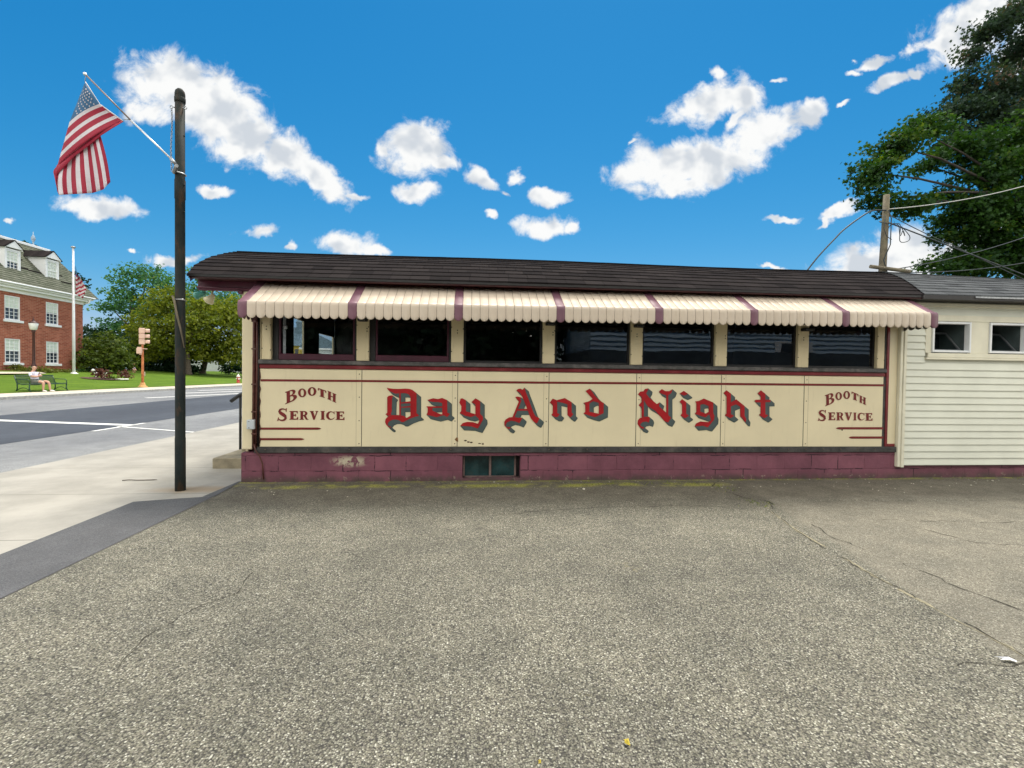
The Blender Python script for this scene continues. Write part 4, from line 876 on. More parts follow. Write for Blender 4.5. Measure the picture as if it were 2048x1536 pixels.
limbs('trunk', (22, 11, 0), (21.6, 10.6, 4), [b[0] for b in pm_[:10]], .11, K['bark2'], T2)
crown('crown', pm_, .115, LEAF['purple'], T2, 12, 2.3, 'maple', .27, 1.7)
# trees across the street
def far_tree(name, label, foot, blobs, leaf, size, seed, dens=.9, tw=.55, r=.3, bark='bark', cat='tree', group='trees across the street', fork=.35):
    bl = px_blobs(blobs); t = thing(name, label, cat, foot, group)
    top = max(b[0][2] for b in bl); f = Vector(foot); cxy = sum((Vector(b[0]) for b in bl), Vector())/len(bl)
    fk = Vector((f.x*.8+cxy.x*.2, f.y*.8+cxy.y*.2, f.z+(top-f.z)*fork))
    limbs('trunk', f, fk, [b[0] for b in bl], r, K[bark], t)
    crown('crown', bl, size, LEAF[leaf], t, seed, dens, 'tuft', tw, 2.1); return t
far_tree('locust_tree', 'tall airy blue-green tree with sky showing through, right of the brick building', (-42, 58, 1.2),
  [(292, 552, 62, 46, 60, 24), (335, 575, 62, 40, 50, 30), (255, 585, 62, 40, 50, 20), (225, 615, 62, 32, 40, 14), (285, 615, 62, 50, 60, 30), (232, 650, 62, 34, 40, 18), (350, 620, 62, 44, 50, 30), (270, 660, 62, 50, 50, 26), (212, 668, 62, 18, 30, 10), (240, 560, 62, 14, 30, 8)], 'locust', .28, 21, .95, .55, .30)
far_tree('maple_tree', 'broad yellow-green maple behind the traffic signal and steel pole', (-31.5, 50.5, 1.0),
  [(330, 612, 54, 44, 60, 26), (300, 660, 54, 48, 60, 34), (350, 670, 54, 60, 70, 44), (395, 650, 54, 50, 60, 34), (310, 700, 55, 50, 60, 30), (375, 700, 55, 50, 60, 26), (345, 590, 55, 26, 40, 16), (405, 610, 55, 34, 40, 20)], 'lime', .25, 22, 1.2, .5, .3)
far_tree('maple_tree', 'rounded golden-green tree with a pale forked trunk against the diner corner', at(405, 746, 60),
  [(425, 640, 58, 44, 60, 28), (465, 640, 58, 40, 60, 30), (405, 675, 58, 44, 60, 24), (450, 685, 58, 50, 60, 26), (480, 680, 58, 40, 50, 34), (395, 712, 59, 30, 50, 10), (440, 712, 58, 40, 50, 12), (490, 720, 58, 36, 50, 16), (470, 612, 59, 40, 50, 20)], 'lime', .25, 23, 1.15, .5, .34, 'bark', fork=.22)
far_tree('shade_tree', 'dark leafy tree showing sky beneath the diner cornice', (-30, 78, 1.0),
  [(420, 602, 76, 40, 50, 22), (460, 596, 76, 40, 50, 22), (500, 605, 76, 50, 50, 30), (440, 625, 76, 50, 50, 20), (378, 592, 78, 30, 40, 26), (395, 548, 80, 14, 30, 16), (400, 575, 80, 22, 30, 16)], 'locust', .30, 24, .7, .6, .36)
far_tree('yew_tree', 'low rounded olive tree beside the brick building corner', at(212, 746, 45.5),
  [(210, 688, 45.5, 32, 44, 22), (190, 712, 45.5, 28, 44, 26), (234, 708, 45.5, 30, 44, 26), (212, 722, 45, 46, 54, 24), (250, 728, 45.5, 14, 34, 16), (174, 728, 45.5, 14, 34, 18)], 'olive', .24, 25, 1.5, .36, .2, 'bark2')
far_tree('evergreen_tree', 'dark green tree between the olive yew and the traffic signal', at(240, 746, 57),
  [(186, 702, 55, 14, 30, 26), (178, 722, 55, 10, 26, 20), (190, 690, 56, 26, 50, 16), (225, 690, 57, 40, 60, 24), (262, 715, 57, 40, 60, 34), (185, 665, 58, 20, 40, 14), (285, 700, 57, 40, 60, 30)], 'deep', .30, 26, 1.2, .55, .3, 'bark2')
far_tree('pine_tree', 'dark tree top peeping over the brick building roof ridge', at(10, 745, 78), [(5, 482, 78, 12, 30, 7), (22, 488, 78, 9, 30, 4), (50, 489, 78, 12, 30, 3), (62, 492, 78, 7, 20, 3), (30, 510, 78, 40, 40, 14)], 'deep', .5, 27, .8, .5, .3, 'bark2')
far_tree('pine_tree', 'small dark tree behind the flag and the brick building gable', at(135, 745, 82), [(163, 562, 82, 7, 20, 7), (140, 548, 82, 10, 20, 6), (169, 573, 82, 4, 12, 3), (140, 600, 82, 20, 30, 24)], 'deep', .45, 28, .7, .5, .25, 'bark2')
# hedges and shrubs
def bush(name, label, blobs, leaf, size, seed, cat='shrub', group=None, dens=1.1, tw=.22, foot=None):
    bl = px_blobs(blobs); c = sum((Vector(b[0]) for b in bl), Vector())/len(bl); base = foot or (c.x, c.y, min(b[0][2]-b[3] for b in bl))
    o = crown(name, bl, size, LEAF[leaf], None, seed, dens, 'tuft', tw, 2.0, base); return tag(o, label, cat, group)
bush('hedge', 'long dark hedge closing the lawn behind the traffic signal', [(270+i*16, 735, 56, 15, 30, 15) for i in range(8)]+[(300+i*20, 718, 57, 14, 30, 8) for i in range(4)], 'deep', .28, 31, 'hedge', None, 1.2, .4)
bush('hedge', 'dark hedge under the golden-green tree, left of the hydrant', [(452+i*13, 735, 62, 12, 20, 13) for i in range(4)]+[(385, 740, 60, 9, 20, 9)], 'deep', .28, 32, 'hedge', None, 1.2, .4)
SHG = 'shrubs along the brick building'
for i, (lb, bl) in enumerate([('broad clipped shrub under the left ground-floor window', [(8, 741, 38, 16, 20, 10), (30, 739, 38, 16, 20, 11), (-14, 741, 38, 14, 20, 9)]),
   ('rounded clipped shrub behind the lamp post and seated man', [(60, 742, 38, 16, 20, 9), (82, 742, 38, 14, 20, 10), (96, 745, 38, 8, 16, 8)]),
   ('low spreading shrub under the right ground-floor window', [(108, 743, 39.5, 14, 20, 6), (128, 744, 40, 14, 20, 6)]),
   ('small shrub just behind the white flagpole', [(143, 744, 41, 10, 16, 5), (135, 745, 40.5, 8, 16, 5)]),
   ('bright green mound right of the flagpole foot', [(160, 743, 42, 9, 14, 5)])]):
    bush('shrub', lb, bl, 'hedge' if i < 4 else 'maple', .13, 40+i, 'shrub', SHG, 1.3, .2)
bush('dark_shrub', 'dark low shrub at the foot of the olive yew', [(175, 741, 44, 14, 20, 7), (195, 744, 44, 12, 20, 6)], 'deep', .18, 46, 'shrub')
bush('flower_bush', 'russet flowering bush in the mulch bed on the lawn', [(200, 748, 36.5, 10, 12, 7), (213, 750, 36.5, 9, 11, 6), (204, 742, 36.5, 7, 8, 5)], 'rose', .13, 47, 'bush', None, 1.2, .22)
bush('flower_bush', 'smaller russet bush nearer the signal pole', [(246, 750, 38.5, 9, 11, 6), (255, 753, 38.5, 7, 10, 4), (249, 744, 38.5, 6, 7, 5)], 'rose', .13, 48, 'bush', None, 1.2, .22)
bush('low_plant', 'low green plant beside the white marker stone', [(225, 757, 37.2, 6, 8, 2.5)], 'olive', .16, 49, 'plant', None, 3, .15)
mb = MB(); c = Vector((-28.0, 32.6, lz(-28.0)+.02)); mb.face([(c.x+1.1*math.cos(t)*random.uniform(.8, 1.15), c.y+1.2*math.sin(t)*random.uniform(.8, 1.15), lz(c.x+1.1*math.cos(t))+.075) for t in (2*math.pi*i/22 for i in range(22))]); struct(mb.build('mulch_bed', K['mulch']))
tag(MB().box(-.55, .55, -.28, .28, 0, .10, .02, mat=Matrix.Translation((-27.3, 33.7, .59)) @ Matrix.Rotation(R(35), 4, 'Z')).build('marker_stone', K['slab'], None, (-27.3, 33.7, .59)), 'flat white marker stone lying on the lawn beside a low plant', 'stone')
mb = MB(); mb.box(-.42, .42, -.2, .2, .34, .42, .015, mat=Matrix.Translation((-29.3, 34.5, .72)) @ Matrix.Rotation(R(40), 4, 'Z')); mb.box(.18, .30, -.1, .1, 0, .34, .01, mat=Matrix.Translation((-29.3, 34.5, .72)) @ Matrix.Rotation(R(40), 4, 'Z')); mb.box(-.30, -.18, -.1, .1, 0, .34, .01, mat=Matrix.Translation((-29.3, 34.5, .72)) @ Matrix.Rotation(R(40), 4, 'Z'))
tag(mb.build('stone_bench', K['slab'], None, (-29.3, 34.5, .72)), 'small white stone bench among the russet bushes', 'stone bench')
gl_ = thing('garden_light', 'small white topped garden light left of the mulch bed', 'garden light', (-31.0, 36.1, .87)); MB().tube([(-31.0, 36.1, .8), (-31.0, 36.1, 1.25)], .03).build('post', K['black'], gl_); MB().lathe([(.02, 0), (.12, .02), (.14, .10), (.05, .18), (.01, .2)], (-31.0, 36.1, 1.22), 12).build('lamp_head', K['slab'], gl_)

# ------------------------------------------------------------------ brick building across the street
BB = thing('brick_building', 'two storey red brick building with white dormers and sage shingle roof', 'building', (-36, 36, 1.2))
BX, BY0, BY1, BZ, BE = -36.0, 22.0, 41.75, .3, 7.35
wy = [(30.55, 31.85), (34.2, 35.5), (37.85, 39.1)]; rows_ = [(1.83, 3.72), (5.2, 7.08)]
mb = MB(); ys = [BY0]+[v for w in wy for v in w]+[BY1]
for a, b in zip(ys[0::2], ys[1::2]): mb.box(BX-.3, BX, a, b, BZ, BE)
zs = [BZ, rows_[0][0], rows_[0][1], rows_[1][0], rows_[1][1], BE]
for a, b in wy:
    for z0, z1 in zip(zs[0::2], zs[1::2]): mb.box(BX-.3, BX, a, b, z0, z1)
mb.box(-50, BX-.3, BY1-.3, BY1, BZ, BE); mb.box(-50, BX-.3, BY0, BY0+.3, BZ, BE); mb.box(-50, -49.7, BY0+.3, BY1-.3, BZ, BE)
mb.build('wall', K['brick'], BB)
def sash_window(parent, x, a, b, z0, z1, shade, base='window', dark='wdark'):
    t = .085; mb = MB(); zm = z0+(z1-z0)*.5
    mb.box(x-.10, x-.02, a, a+t, z0, z1); mb.box(x-.10, x-.02, b-t, b, z0, z1); mb.box(x-.10, x-.02, a+t, b-t, z1-t, z1); mb.box(x-.10, x-.02, a+t, b-t, z0, z0+t); mb.box(x-.09, x-.03, a+t, b-t, zm-.035, zm+.035)
    for i in (1, 2): y = a+t+(b-a-2*t)*i/3; mb.box(x-.085, x-.05, y-.018, y+.018, z0+t, zm-.035); mb.box(x-.085, x-.05, y-.018, y+.018, zm+.035, z1-t)
    n = 3
    for i in range(1, n): 
        for q0, q1 in ((z0+t, zm-.035), (zm+.035, z1-t)): z = q0+(q1-q0)*i/n; mb.box(x-.084, x-.051, a+t, b-t, z-.016, z+.016)
    w = mb.build(base, K['wtrim'], parent)
    MB().box(x-.13, x-.102, a, b, z0, z1).build('pane', K[dark], w)
    zc = z1-(z1-z0)*shade; MB().box(x-.101, x-.088, a+t, b-t, zc, z1-t).build('shade', K['wshade'], w); return w
for i, (a, b) in enumerate(wy):
    for j, (z0, z1) in enumerate(rows_):
        w = sash_window(BB, BX, a, b, z0, z1, .52 if i < 2 else .46)
        MB().box(BX-.06, BX+.10, a-.12, b+.22, z0-.19, z0-.004, .01).build('sill', K['wtrim'], w)
mb = MB(); mb.box(BX+.0, BX+.10, BY0, BY1+.05, 7.352, 7.62); mb.box(BX, BX+.42, BY0, BY1+.35, 7.62, 7.80, .02); mb.box(BX, BX+.58, BY0, BY1+.55, 7.80, 8.02, .05)
mb.box(-50, BX-.001, BY1+.001, BY1+.05, 7.352, 7.62); mb.box(-50, BX-.001, BY1+.001, BY1+.54, 7.62, 8.02)
mb.build('cornice', K['wtrim'], BB)
mb = MB(); mb.tube([(BX+.64, BY0, 8.0), (BX+.64, BY1+.6, 8.0)], .08, 8); mb.tube([(BX+.60, BY1+.1, 7.9), (BX+.45, BY1+.1, 7.55), (BX+.18, BY1-.05, 7.45)], .05, 8); mb.build('gutter', K['wtrim'], BB)
# roof: steep front slope with a hipped end
EX, EY, RX, RY, EZ, RZ = BX+.62, BY1+1.1, -39.4, 42.45, 8.04, 12.3
V, F, A = [], [], []; n = 22
for k in range(n):
    f0, f1 = k/n, (k+1)/n+.004
    x0, z0 = EX+(RX-EX)*f0, EZ+(RZ-EZ)*f0; x1, z1 = EX+(RX-EX)*f1, EZ+(RZ-EZ)*f1; y0, y1 = EY+(RY-EY)*f0, EY+(RY-EY)*f1
    b = len(V); V += [(x0, BY0, z0), (x0, y0, z0), (x0+.02, y0, z0+.03), (x0+.02, BY0, z0+.03), (x1, y1, z1), (x1, BY0, z1)]; F += [(b, b+1, b+2, b+3), (b+3, b+2, b+4, b+5)]; A += [k, k]
b = len(V); V += [(EX, EY, EZ), (RX, RY, RZ), (-48, RY, RZ), (-51, EY, EZ), (RX, BY0, RZ), (-48, BY0, RZ), (-51, BY0, EZ)]; F += [(b, b+3, b+2, b+1), (b+1, b+2, b+5, b+4), (b+2, b+3, b+6, b+5)]; A += [3, 3, 3]
me = bpy.data.meshes.new('roof'); bs = wbase(BB); me.from_pydata([Vector((v[1]-bs.y, v[0]-bs.x, v[2]-bs.z)) for v in V], [], F)   # local axes swapped so courses run along the eave
me.attributes.new('row', 'FLOAT', 'FACE').data.foreach_set('value', A); me.materials.append(K['shin3']); ro = bpy.data.objects.new('roof', me); COL.objects.link(ro); ro.parent = BB
ro.matrix_local = Matrix(((0, 1, 0, 0), (1, 0, 0, 0), (0, 0, 1, 0), (0, 0, 0, 1)))
mb = MB(); mb.box(RX-.12, RX+.10, BY0, RY, RZ, RZ+.22, .02); mb.box(-48, RX-.13, RY-.2, RY, RZ, RZ+.2); cp = mb.build('ridge_coping', K['wtrim'], BB)
mb = MB(); c = Vector((RX-.1, 40.9, RZ+.2)); mb.lathe([(.12, 0), (.10, .1), (.04, .16), (.07, .35), (.15, .55), (.16, .7), (.08, .9), (.03, 1.0), (.02, 1.25)], c, 12); mb.build('finial', plain('finial_blue_grey', (.25, .33, .42), .6), BB)
for x, z, a, b in ((-36.62, 9.62, 36.25, 37.2), (-36.9, 9.55, 37.2, 38.35), (-37.3, 10.45, 36.4, 37.6), (-36.4, 9.1, 39.9, 41.0), (-36.9, 9.75, 39.95, 40.7)):
    fx = EX+(RX-EX)*((z-EZ)/(RZ-EZ)); MB().box(fx-.1, fx+.06, a, b, z-.02, z+.09, 0).build('snow_guard', K['shin'], BB)
for cy0, cy1 in ((34.9, 36.2), (38.55, 39.85)):
    xf = -36.55; z0, z1, zr = 9.1, 10.9, 11.62; cm_ = (cy0+cy1)/2
    mb = MB(); t = .12
    mb.box(xf-.2, xf, cy0, cy0+t, z0, z1); mb.box(xf-.2, xf, cy1-t, cy1, z0, z1); mb.box(xf-.2, xf, cy0+t, cy1-t, z1-.12, z1); mb.box(xf-.2, xf+.06, cy0-.03, cy1+.03, z0-.1, z0, .01)
    for y0, y1 in ((cy0-.02, cy0), (cy1, cy1+.02)):
        mb.prism([(xf-.001, z0), (xf-.001, z1), (xf-2.4, z1)], lambda p, a: Vector((p[0], a, p[1])), y0, y1)
    mb.box(xf-2.4, xf+.10, cy0-.12, cy0-.021, z1, z1+.09); mb.box(xf-2.4, xf+.10, cy1+.021, cy1+.12, z1, z1+.09)
    mb.prism([(cy0-.16, z1+.09), (cy1+.16, z1+.09), (cm_, zr)], lambda p, a: Vector((a, p[0], p[1])), xf-.1, xf+.14)
    dm = mb.build('dormer', K['wtrim'], BB)
    mb = MB()
    for s_ in (-1, 1): mb.face([(xf+.18, cm_, zr+.03), (xf-2.9, cm_, zr+.03), (xf-2.9, cm_+s_*.86, z1+.06), (xf+.18, cm_+s_*.86, z1+.06)])
    rr_ = mb.build('dormer_roof', K['shin'], dm)
    so = rr_.modifiers.new('thickness', 'SOLIDIFY'); so.thickness = .05
    sash_window(dm, xf+.0, cy0+t, cy1-t, z0+.01, z1-.13, .55 if cy0 < 36 else .9)

# houses beyond, seen through the diner's end windows, and the white wall behind the trunk
yh = thing('yellow_house', 'yellow clapboard house with a blue slate tower, glimpsed through the first diner window', 'house', at(594, 745, 72))
c = wbase(yh); dv = (Vector((c.x, c.y, 0))-Vector((CAM.x, CAM.y, 0))).normalized(); ang = math.atan2(dv.y, dv.x)-math.pi/2
MT = Matrix.Translation(c) @ Matrix.Rotation(ang, 4, 'Z')
MB().box(-2.3, .75, 0, 6, -1, 4.0, mat=MT).build('wall', K['ywall'], yh); MB().box(-.30, .15, -.06, .1, 1.8, 3.5, mat=MT).build('window', K['wdark'], yh)
mb = MB()
def loft(mb, lo, hi, z0, z1):
    A_ = [mb.bm.verts.new(MT @ Vector((x, y, z0))) for x, y in lo]; B_ = [mb.bm.verts.new(MT @ Vector((x, y, z1))) for x, y in hi]
    for i in range(4): mb.bm.faces.new((A_[i], A_[(i+1) % 4], B_[(i+1) % 4], B_[i]))
    mb.bm.faces.new(B_)
loft(mb, [(-2.6, -.3), (1.0, -.3), (1.0, 6.3), (-2.6, 6.3)], [(-.9, 2), (.5, 2), (.5, 3), (-.9, 3)], 4.0, 6.9); mb.box(-.1, .9, 1.2, 2.4, 5.0, 7.6, mat=MT); loft(mb, [(-.2, 1.1), (1.0, 1.1), (1.0, 2.5), (-.2, 2.5)], [(.3, 1.7), (.5, 1.7), (.5, 1.9), (.3, 1.9)], 7.6, 8.6)
mb.build('roof', K['slate'], yh)
gh = thing('grey_house', 'blue-grey house gable with white eaves, glimpsed through the first diner window', 'house', at(648, 745, 66))
c = wbase(gh); MT = Matrix.Translation(c) @ Matrix.Rotation(ang-.1, 4, 'Z')
MB().box(-2.6, 2.6, .4, 8, -1, 3.1, mat=MT).build('wall', K['hedgewall'], gh)
mb = MB(); mb.prism([(-3.2, 3.35), (3.0, 3.35), (-1.6, 5.6)], lambda p, a: MT @ Vector((p[0], a, p[1])), 0.2, 8); mb.build('roof', K['slate'], gh)
mb = MB(); mb.box(-3.2, 3.0, 0, .38, 3.1, 3.34, mat=MT); mb.build('eaves', K['wtrim'], gh)
wh = thing('white_garage', 'pale garage wall glimpsed behind the forked tree trunk', 'building', at(425, 742, 72))
c = wbase(wh); MT = Matrix.Translation(c) @ Matrix.Rotation(ang, 4, 'Z')
MB().box(-4.6, 4.2, 0, 5, -1.2, 2.1, mat=MT).build('wall', K['hedgewall'], wh); mb = MB(); mb.prism([(-4.9, 2.1), (4.5, 2.1), (0, 3.4)], lambda p, a: MT @ Vector((p[0], a, p[1])), -.2, 5.2); mb.build('roof', K['slate'], wh)
# ------------------------------------------------------------------ steel pole with bracket flag
PX, PY = -3.416, -.40
lean = lambda z: Vector((PX-.0112*z, PY+.02*z, z))
SP_ = thing('steel_pole', 'dark steel street pole with capped top standing in the pavement', 'pole', (PX, PY, 0))
mb = MB(); mb.tube([lean(z) for z in (-.1, .3, .62, .63, 2.5, 3.45, 3.46, 3.68, 3.69, 4.62)], [.056, .0555, .0555, .0525, .0525, .052, .0565, .0565, .0515, .051], 20); mb.build('shaft', K['steel'], SP_)
mb = MB(); mb.lathe([(.056, 0), (.059, .02), (.059, .055), (.053, .06), (.055, .075), (.055, .10), (.048, .135), (.028, .16), (.004, .168)], lean(4.60), 18); mb.build('cap', K['steel'], SP_)
def eyebolt(z, dx):
    c = lean(z); mb = MB(); s_ = 1 if dx > 0 else -1; mb.tube([c+Vector((s_*.04, -.02, 0)), c+Vector((dx*.7, -.03, 0))], .008, 6)
    mb.tube([c+Vector((dx, -.03, 0))+Vector((.016*math.cos(t), 0, .016*math.sin(t))) for t in (2*math.pi*i/10 for i in range(10))], .005, 6, closed=True); mb.build('eye_bolt', K['galv'], SP_)
eyebolt(4.53, -.078); eyebolt(4.53, .078)
for z in (4.2, 3.62, 3.30):
    c = lean(z); MB().lathe([(.010, 0), (.010, .012), (.002, .014)], c+Vector((.052, -.02, 0)), 6, Matrix.Rotation(R(90), 3, 'Y')).build('bolt', K['steel'], SP_)
mb = MB()                                                          # chain down the left of the shaft
z = 4.50; i = 0
while z > 3.78:
    c = lean(z)+Vector((-.078+.006*math.sin(z*9), -.03, 0)); L_ = .026
    ax = Vector((1, 0, 0)) if i % 2 else Vector((0, 1, 0))
    mb.tube([c+ax*(.009*math.cos(t))+Vector((0, 0, L_*.62*math.sin(t))) for t in (2*math.pi*j/8 for j in range(8))], .0032, 5, closed=True); z -= L_*.95; i += 1
mb.build('chain', K['galv'], SP_)
c0 = lean(3.76); mb = MB(); mb.tube([c0+Vector((.060*math.cos(t), .060*math.sin(t), -.012*math.cos(t))) for t in (2*math.pi*j/20 for j in range(20))], .0085, 6, closed=True); mb.build('clamp_band', K['alu'], SP_)
mb = MB(); a_ = lean(2.24)+Vector((-.030, -.062, 0)); mb.tube([a_+Vector((-.02, .0, .06)), a_, a_+Vector((.035, -.012, -.16)), a_+Vector((.075, -.01, -.33)), a_+Vector((.105, .01, -.55))], [.011, .013, .012, .010, .005], 7); mb.build('tied_stick', K['wood'], SP_)
cb = lean(2.26); mb = MB(); mb.tube([cb+Vector((.0615*math.cos(t), .0615*math.sin(t), -.004*math.cos(t))) for t in (2*math.pi*j/18 for j in range(18))], .0035, 5, closed=True); mb.tube([cb+Vector((.0, -.066, 0)), cb+Vector((.05, -.05, .006)), cb+Vector((.075, -.03, .003))], .0035, 5); mb.build('tie_wire', K['alu'], SP_)

FL = thing('flag', 'drooping stars and stripes flag on an angled staff bracketed to the steel pole', 'flag', at(352, 330, 5.42))
ZF = 5.42
def fp(px, py, dz=0): return at(px, py, ZF-dz)
mb = MB(); s0, s1, s2 = fp(352, 327), fp(262, 241), fp(172, 150); mb.tube([s0, s1], .0105, 10); mb.build('staff', K['alu'], FL)
mb = MB(); mb.tube([s1, s2], .0085, 10); mb.build('staff', plain('staff_brown', (.20, .15, .12), .4, .15, 9, metal=.4), FL)
mb = MB(); mb.tube([fp(174, 152), fp(171, 149), fp(169, 147), fp(167, 145.4)], [.010, .017, .018, .007], 12); mb.build('finial', K['alu'], FL)
mb = MB(); mb.tube([fp(351, 328), fp(342, 318)], .018, 10); mb.tube([fp(353, 331), lean(3.76)+Vector((-.05, -.03, 0))], .02, 10); mb.build('bracket', K['galv'], FL)
mb = MB(); mb.tube([fp(247, 239), fp(252, 239), fp(261, 239.5)], .004, 6); mb.tube([fp(170, 164), fp(171, 155), fp(172, 152)], .003, 6); mb.build('clip', K['galv'], FL)
# cloth, upper fold: canton then six stripes running down and left; mats 0 red 1 white 2 blue 3 hem
def bez(a, b, bulge, t):
    a, b = Vector(a), Vector(b); m = (a+b)/2+Vector(bulge); return a*(1-t)**2+m*2*t*(1-t)+b*t*t
hA, hC, hB = Vector((170, 165)), Vector((199, 208)), Vector((246, 242)); lA, lC, lB = Vector((169, 167)), Vector((139, 244)), Vector((114, 334))
mb = MB(); hem = []
NS, NT = 30, 16
def wav(u, t): return .03*math.sin(u*5+t*4)+.035*t*math.sin(t*3+u*2)
def pt_upper(s, t):                                              # s along the hoist, t towards the fly
    if s < .5: k = s/.5; H = hA.lerp(hC, k); Lf = lA.lerp(lC, k); bl = (-4*k, -6*k)
    else: k = (s-.5)/.5; H = hC.lerp(hB, k); Lf = lC.lerp(lB, k); bl = (-4-2*k, -8-10*k)
    q = bez(H, Lf, bl, t); return fp(q.x, q.y, wav(s, t))
rowsU = [[pt_upper(i/NS, j/NT) for j in range(NT+1)] for i in range(NS+1)]
def mU(i, j):
    s = (i+.5)/NS
    if s < .5: return 2
    return (1, 0, 1, 0, 1, 0)[min(5, int((s-.5)/.5*6))]
mb.grid(rowsU, mf=mU)
# lower fold hanging straight: stripes run downwards
topL, topR = Vector((113, 333)), Vector((246, 242)); NX = 39
def top_edge(s):
    pts = [(113, 333), (116, 345), (124, 330), (150, 305), (176, 286), (197, 270), (200, 268)]
    xs = [0, .01, .1, .36, .64, .95, 1]; return Vector((float(np.interp(s, xs, [p[0] for p in pts])), float(np.interp(s, xs, [p[1] for p in pts]))))
def bot_edge(s):
    xs = [0, .06, .35, .62, .82, 1]; pts = [(111, 352), (116, 390), (150, 388), (185, 386), (206, 379), (221, 364)]
    return Vector((float(np.interp(s, xs, [p[0] for p in pts])), float(np.interp(s, xs, [p[1] for p in pts]))))
rowsL = []
for j in range(NT+1):
    t = j/NT; r_ = []
    for i in range(NX+1):
        s = i/NX; a, b = top_edge(s), bot_edge(s); q = a.lerp(b, t)+Vector((-5*math.sin(math.pi*t)*(1-s)+2.5*math.sin(math.pi*t)*s, 0))
        r_.append(fp(q.x, q.y, -.03+.022*math.sin(s*17)*(.3+t)+.05*t*(1-s)))
    rowsL.append(r_)
mb.grid(rowsL, mf=lambda j, i: 0 if (j < 1 or i//3 % 2 == 0) else 1)
# red fold band between the two, and the corner flap up to the lower clip
band = [[fp(*a, .0), fp(*b, -.02)] for a, b in [((247, 243), (246, 241)), ((222, 258), (222, 252)), ((202, 271), (198, 262)), ((176, 292), (172, 277)), ((148, 313), (144, 300)), ((122, 340), (122, 322)), ((113, 352), (113, 331))]]
mb.grid(band, 0)
cl = mb.build('cloth', [K['fred'], K['fwhite'], K['fblue']], FL)
so = cl.modifiers.new('thickness', 'SOLIDIFY'); so.thickness = .0015
mb = MB(); mb.tube([fp(*(hA+Vector((1, -1))).lerp(hC, k), .0) for k in (0, .5, 1)]+[fp(*hC.lerp(hB, k)) for k in (.5, 1)], .006, 6); mb.build('hoist_hem', K['hem'], FL)
def star(px, py, r, dz):
    mb = MB(); c = Vector((px, py)); mb.face([fp(c.x+(r if k % 2 == 0 else r*.42)*math.sin(k*math.pi/5), c.y-(r if k % 2 == 0 else r*.42)*math.cos(k*math.pi/5)*.9, dz) for k in range(10)]); return mb.build('star', K['fwhite'], cl)
def star_at(s_, t_):
    c = pt_upper(s_, t_); du = (pt_upper(s_+.02, t_)-pt_upper(s_-.02, t_)).normalized(); dv_ = (pt_upper(s_, min(1, t_+.04))-pt_upper(s_, t_-.04)); dv_ = (dv_-du*dv_.dot(du)).normalized(); nn = du.cross(dv_)
    if nn.dot(CAM-c) < 0: nn = -nn
    mb = MB(); mb.face([c+nn*.004+(du*math.sin(k*math.pi/5)+dv_*math.cos(k*math.pi/5))*(.0125 if k % 2 == 0 else .0055) for k in range(10)]); return mb.build('star', K['fwhite'], cl)
for i in range(7):
    for j in range(5):
        s_ = .13+.335*i/6; t_ = .14+.74*(j+(.5 if i % 2 else 0))/5
        if s_ > .17 or j in (1, 3): star_at(s_, t_)

# ------------------------------------------------------------------ furniture across the street
fpx, fpy = -32.4, 36.0; fz = .95
FP = thing('flagpole', 'tall white flagpole on the lawn before the brick building', 'flagpole', (fpx, fpy, fz))
MB().tube([(fpx, fpy, fz-.2), (fpx, fpy, fz+3), (fpx, fpy, fz+10.3)], [.115, .105, .065], 12).build('shaft', plain('flagpole_white', (.66, .68, .70), .4, .05, 5), FP)
MB().lathe([(.42, 0), (.42, .05), (.22, .12), (.16, .2)], (fpx, fpy, fz-.03), 16).build('base', K['slab'], FP)
MB().lathe([(.05, 0), (.16, .06), (.16, .14), (.03, .2)], (fpx, fpy, fz+10.28), 10).build('truck', K['galv'], FP)
MB().tube([(fpx+.05, fpy-.14, fz+1.3), (fpx+.04, fpy-.14, fz+10.3)], .012, 5).build('halyard', K['fwhite'], FP)
f2 = tag(bpy.data.objects.new('flag', bpy.data.meshes.new('flag')), 'small stars and stripes flag hanging limp from the white flagpole', 'flag'); COL.objects.link(f2)
bm2 = MB(); rows2 = []
a0 = Vector((fpx, fpy, fz)); rdir = Vector((.77, .63, 0))
for j in range(27):
    t = j/26; r_ = []
    for i in range(13):
        s = i/12; w = (.10+.62*min(1, t*1.5))*(1-.45*max(0, t-.6)*2)*s; r_.append(a0+rdir*(.12+w)+Vector((.10*math.sin(s*7+t*3), -.10*math.sin(s*7+t*3), 8.9-2.3*t-.55*s*(1-t*.4))))
    rows2.append(r_)
bm2.grid(rows2, mf=lambda j, i: 2 if (j < 8 and i < 10-j*.5) else ((j+int(i*.8)) // 2) % 2)
tmp = bm2.build('flag_cloth', [K['fred'], K['fwhite'], K['fblue']], None, (fpx, fpy, fz+8)); f2.data = tmp.data; f2.location = tmp.location; bpy.data.objects.remove(tmp)
lx, ly, lz0 = -30.8, 30.45, .85
LP = thing('street_lamp', 'brown lamp post with white lantern behind the seated man', 'street lamp', (lx, ly, lz0))
MB().lathe([(.20, 0), (.22, .1), (.14, .25), (.13, .7), (.16, .8), (.10, .9), (.085, 1.2), (.07, 3.1), (.10, 3.15), (.12, 3.3), (.05, 3.35)], (lx, ly, lz0-.05), 14).build('post', K['lampb'], LP)
MB().lathe([(.12, 0), (.20, .06), (.27, .46), (.25, .5)], (lx, ly, lz0+3.26), 10).build('lantern', K['lampw'], LP)
MB().lathe([(.28, 0), (.26, .05), (.12, .12), (.05, .2), (.06, .26), (.02, .36), (.005, .46)], (lx, ly, lz0+3.74), 10).build('lantern_cap', K['lampb'], LP)
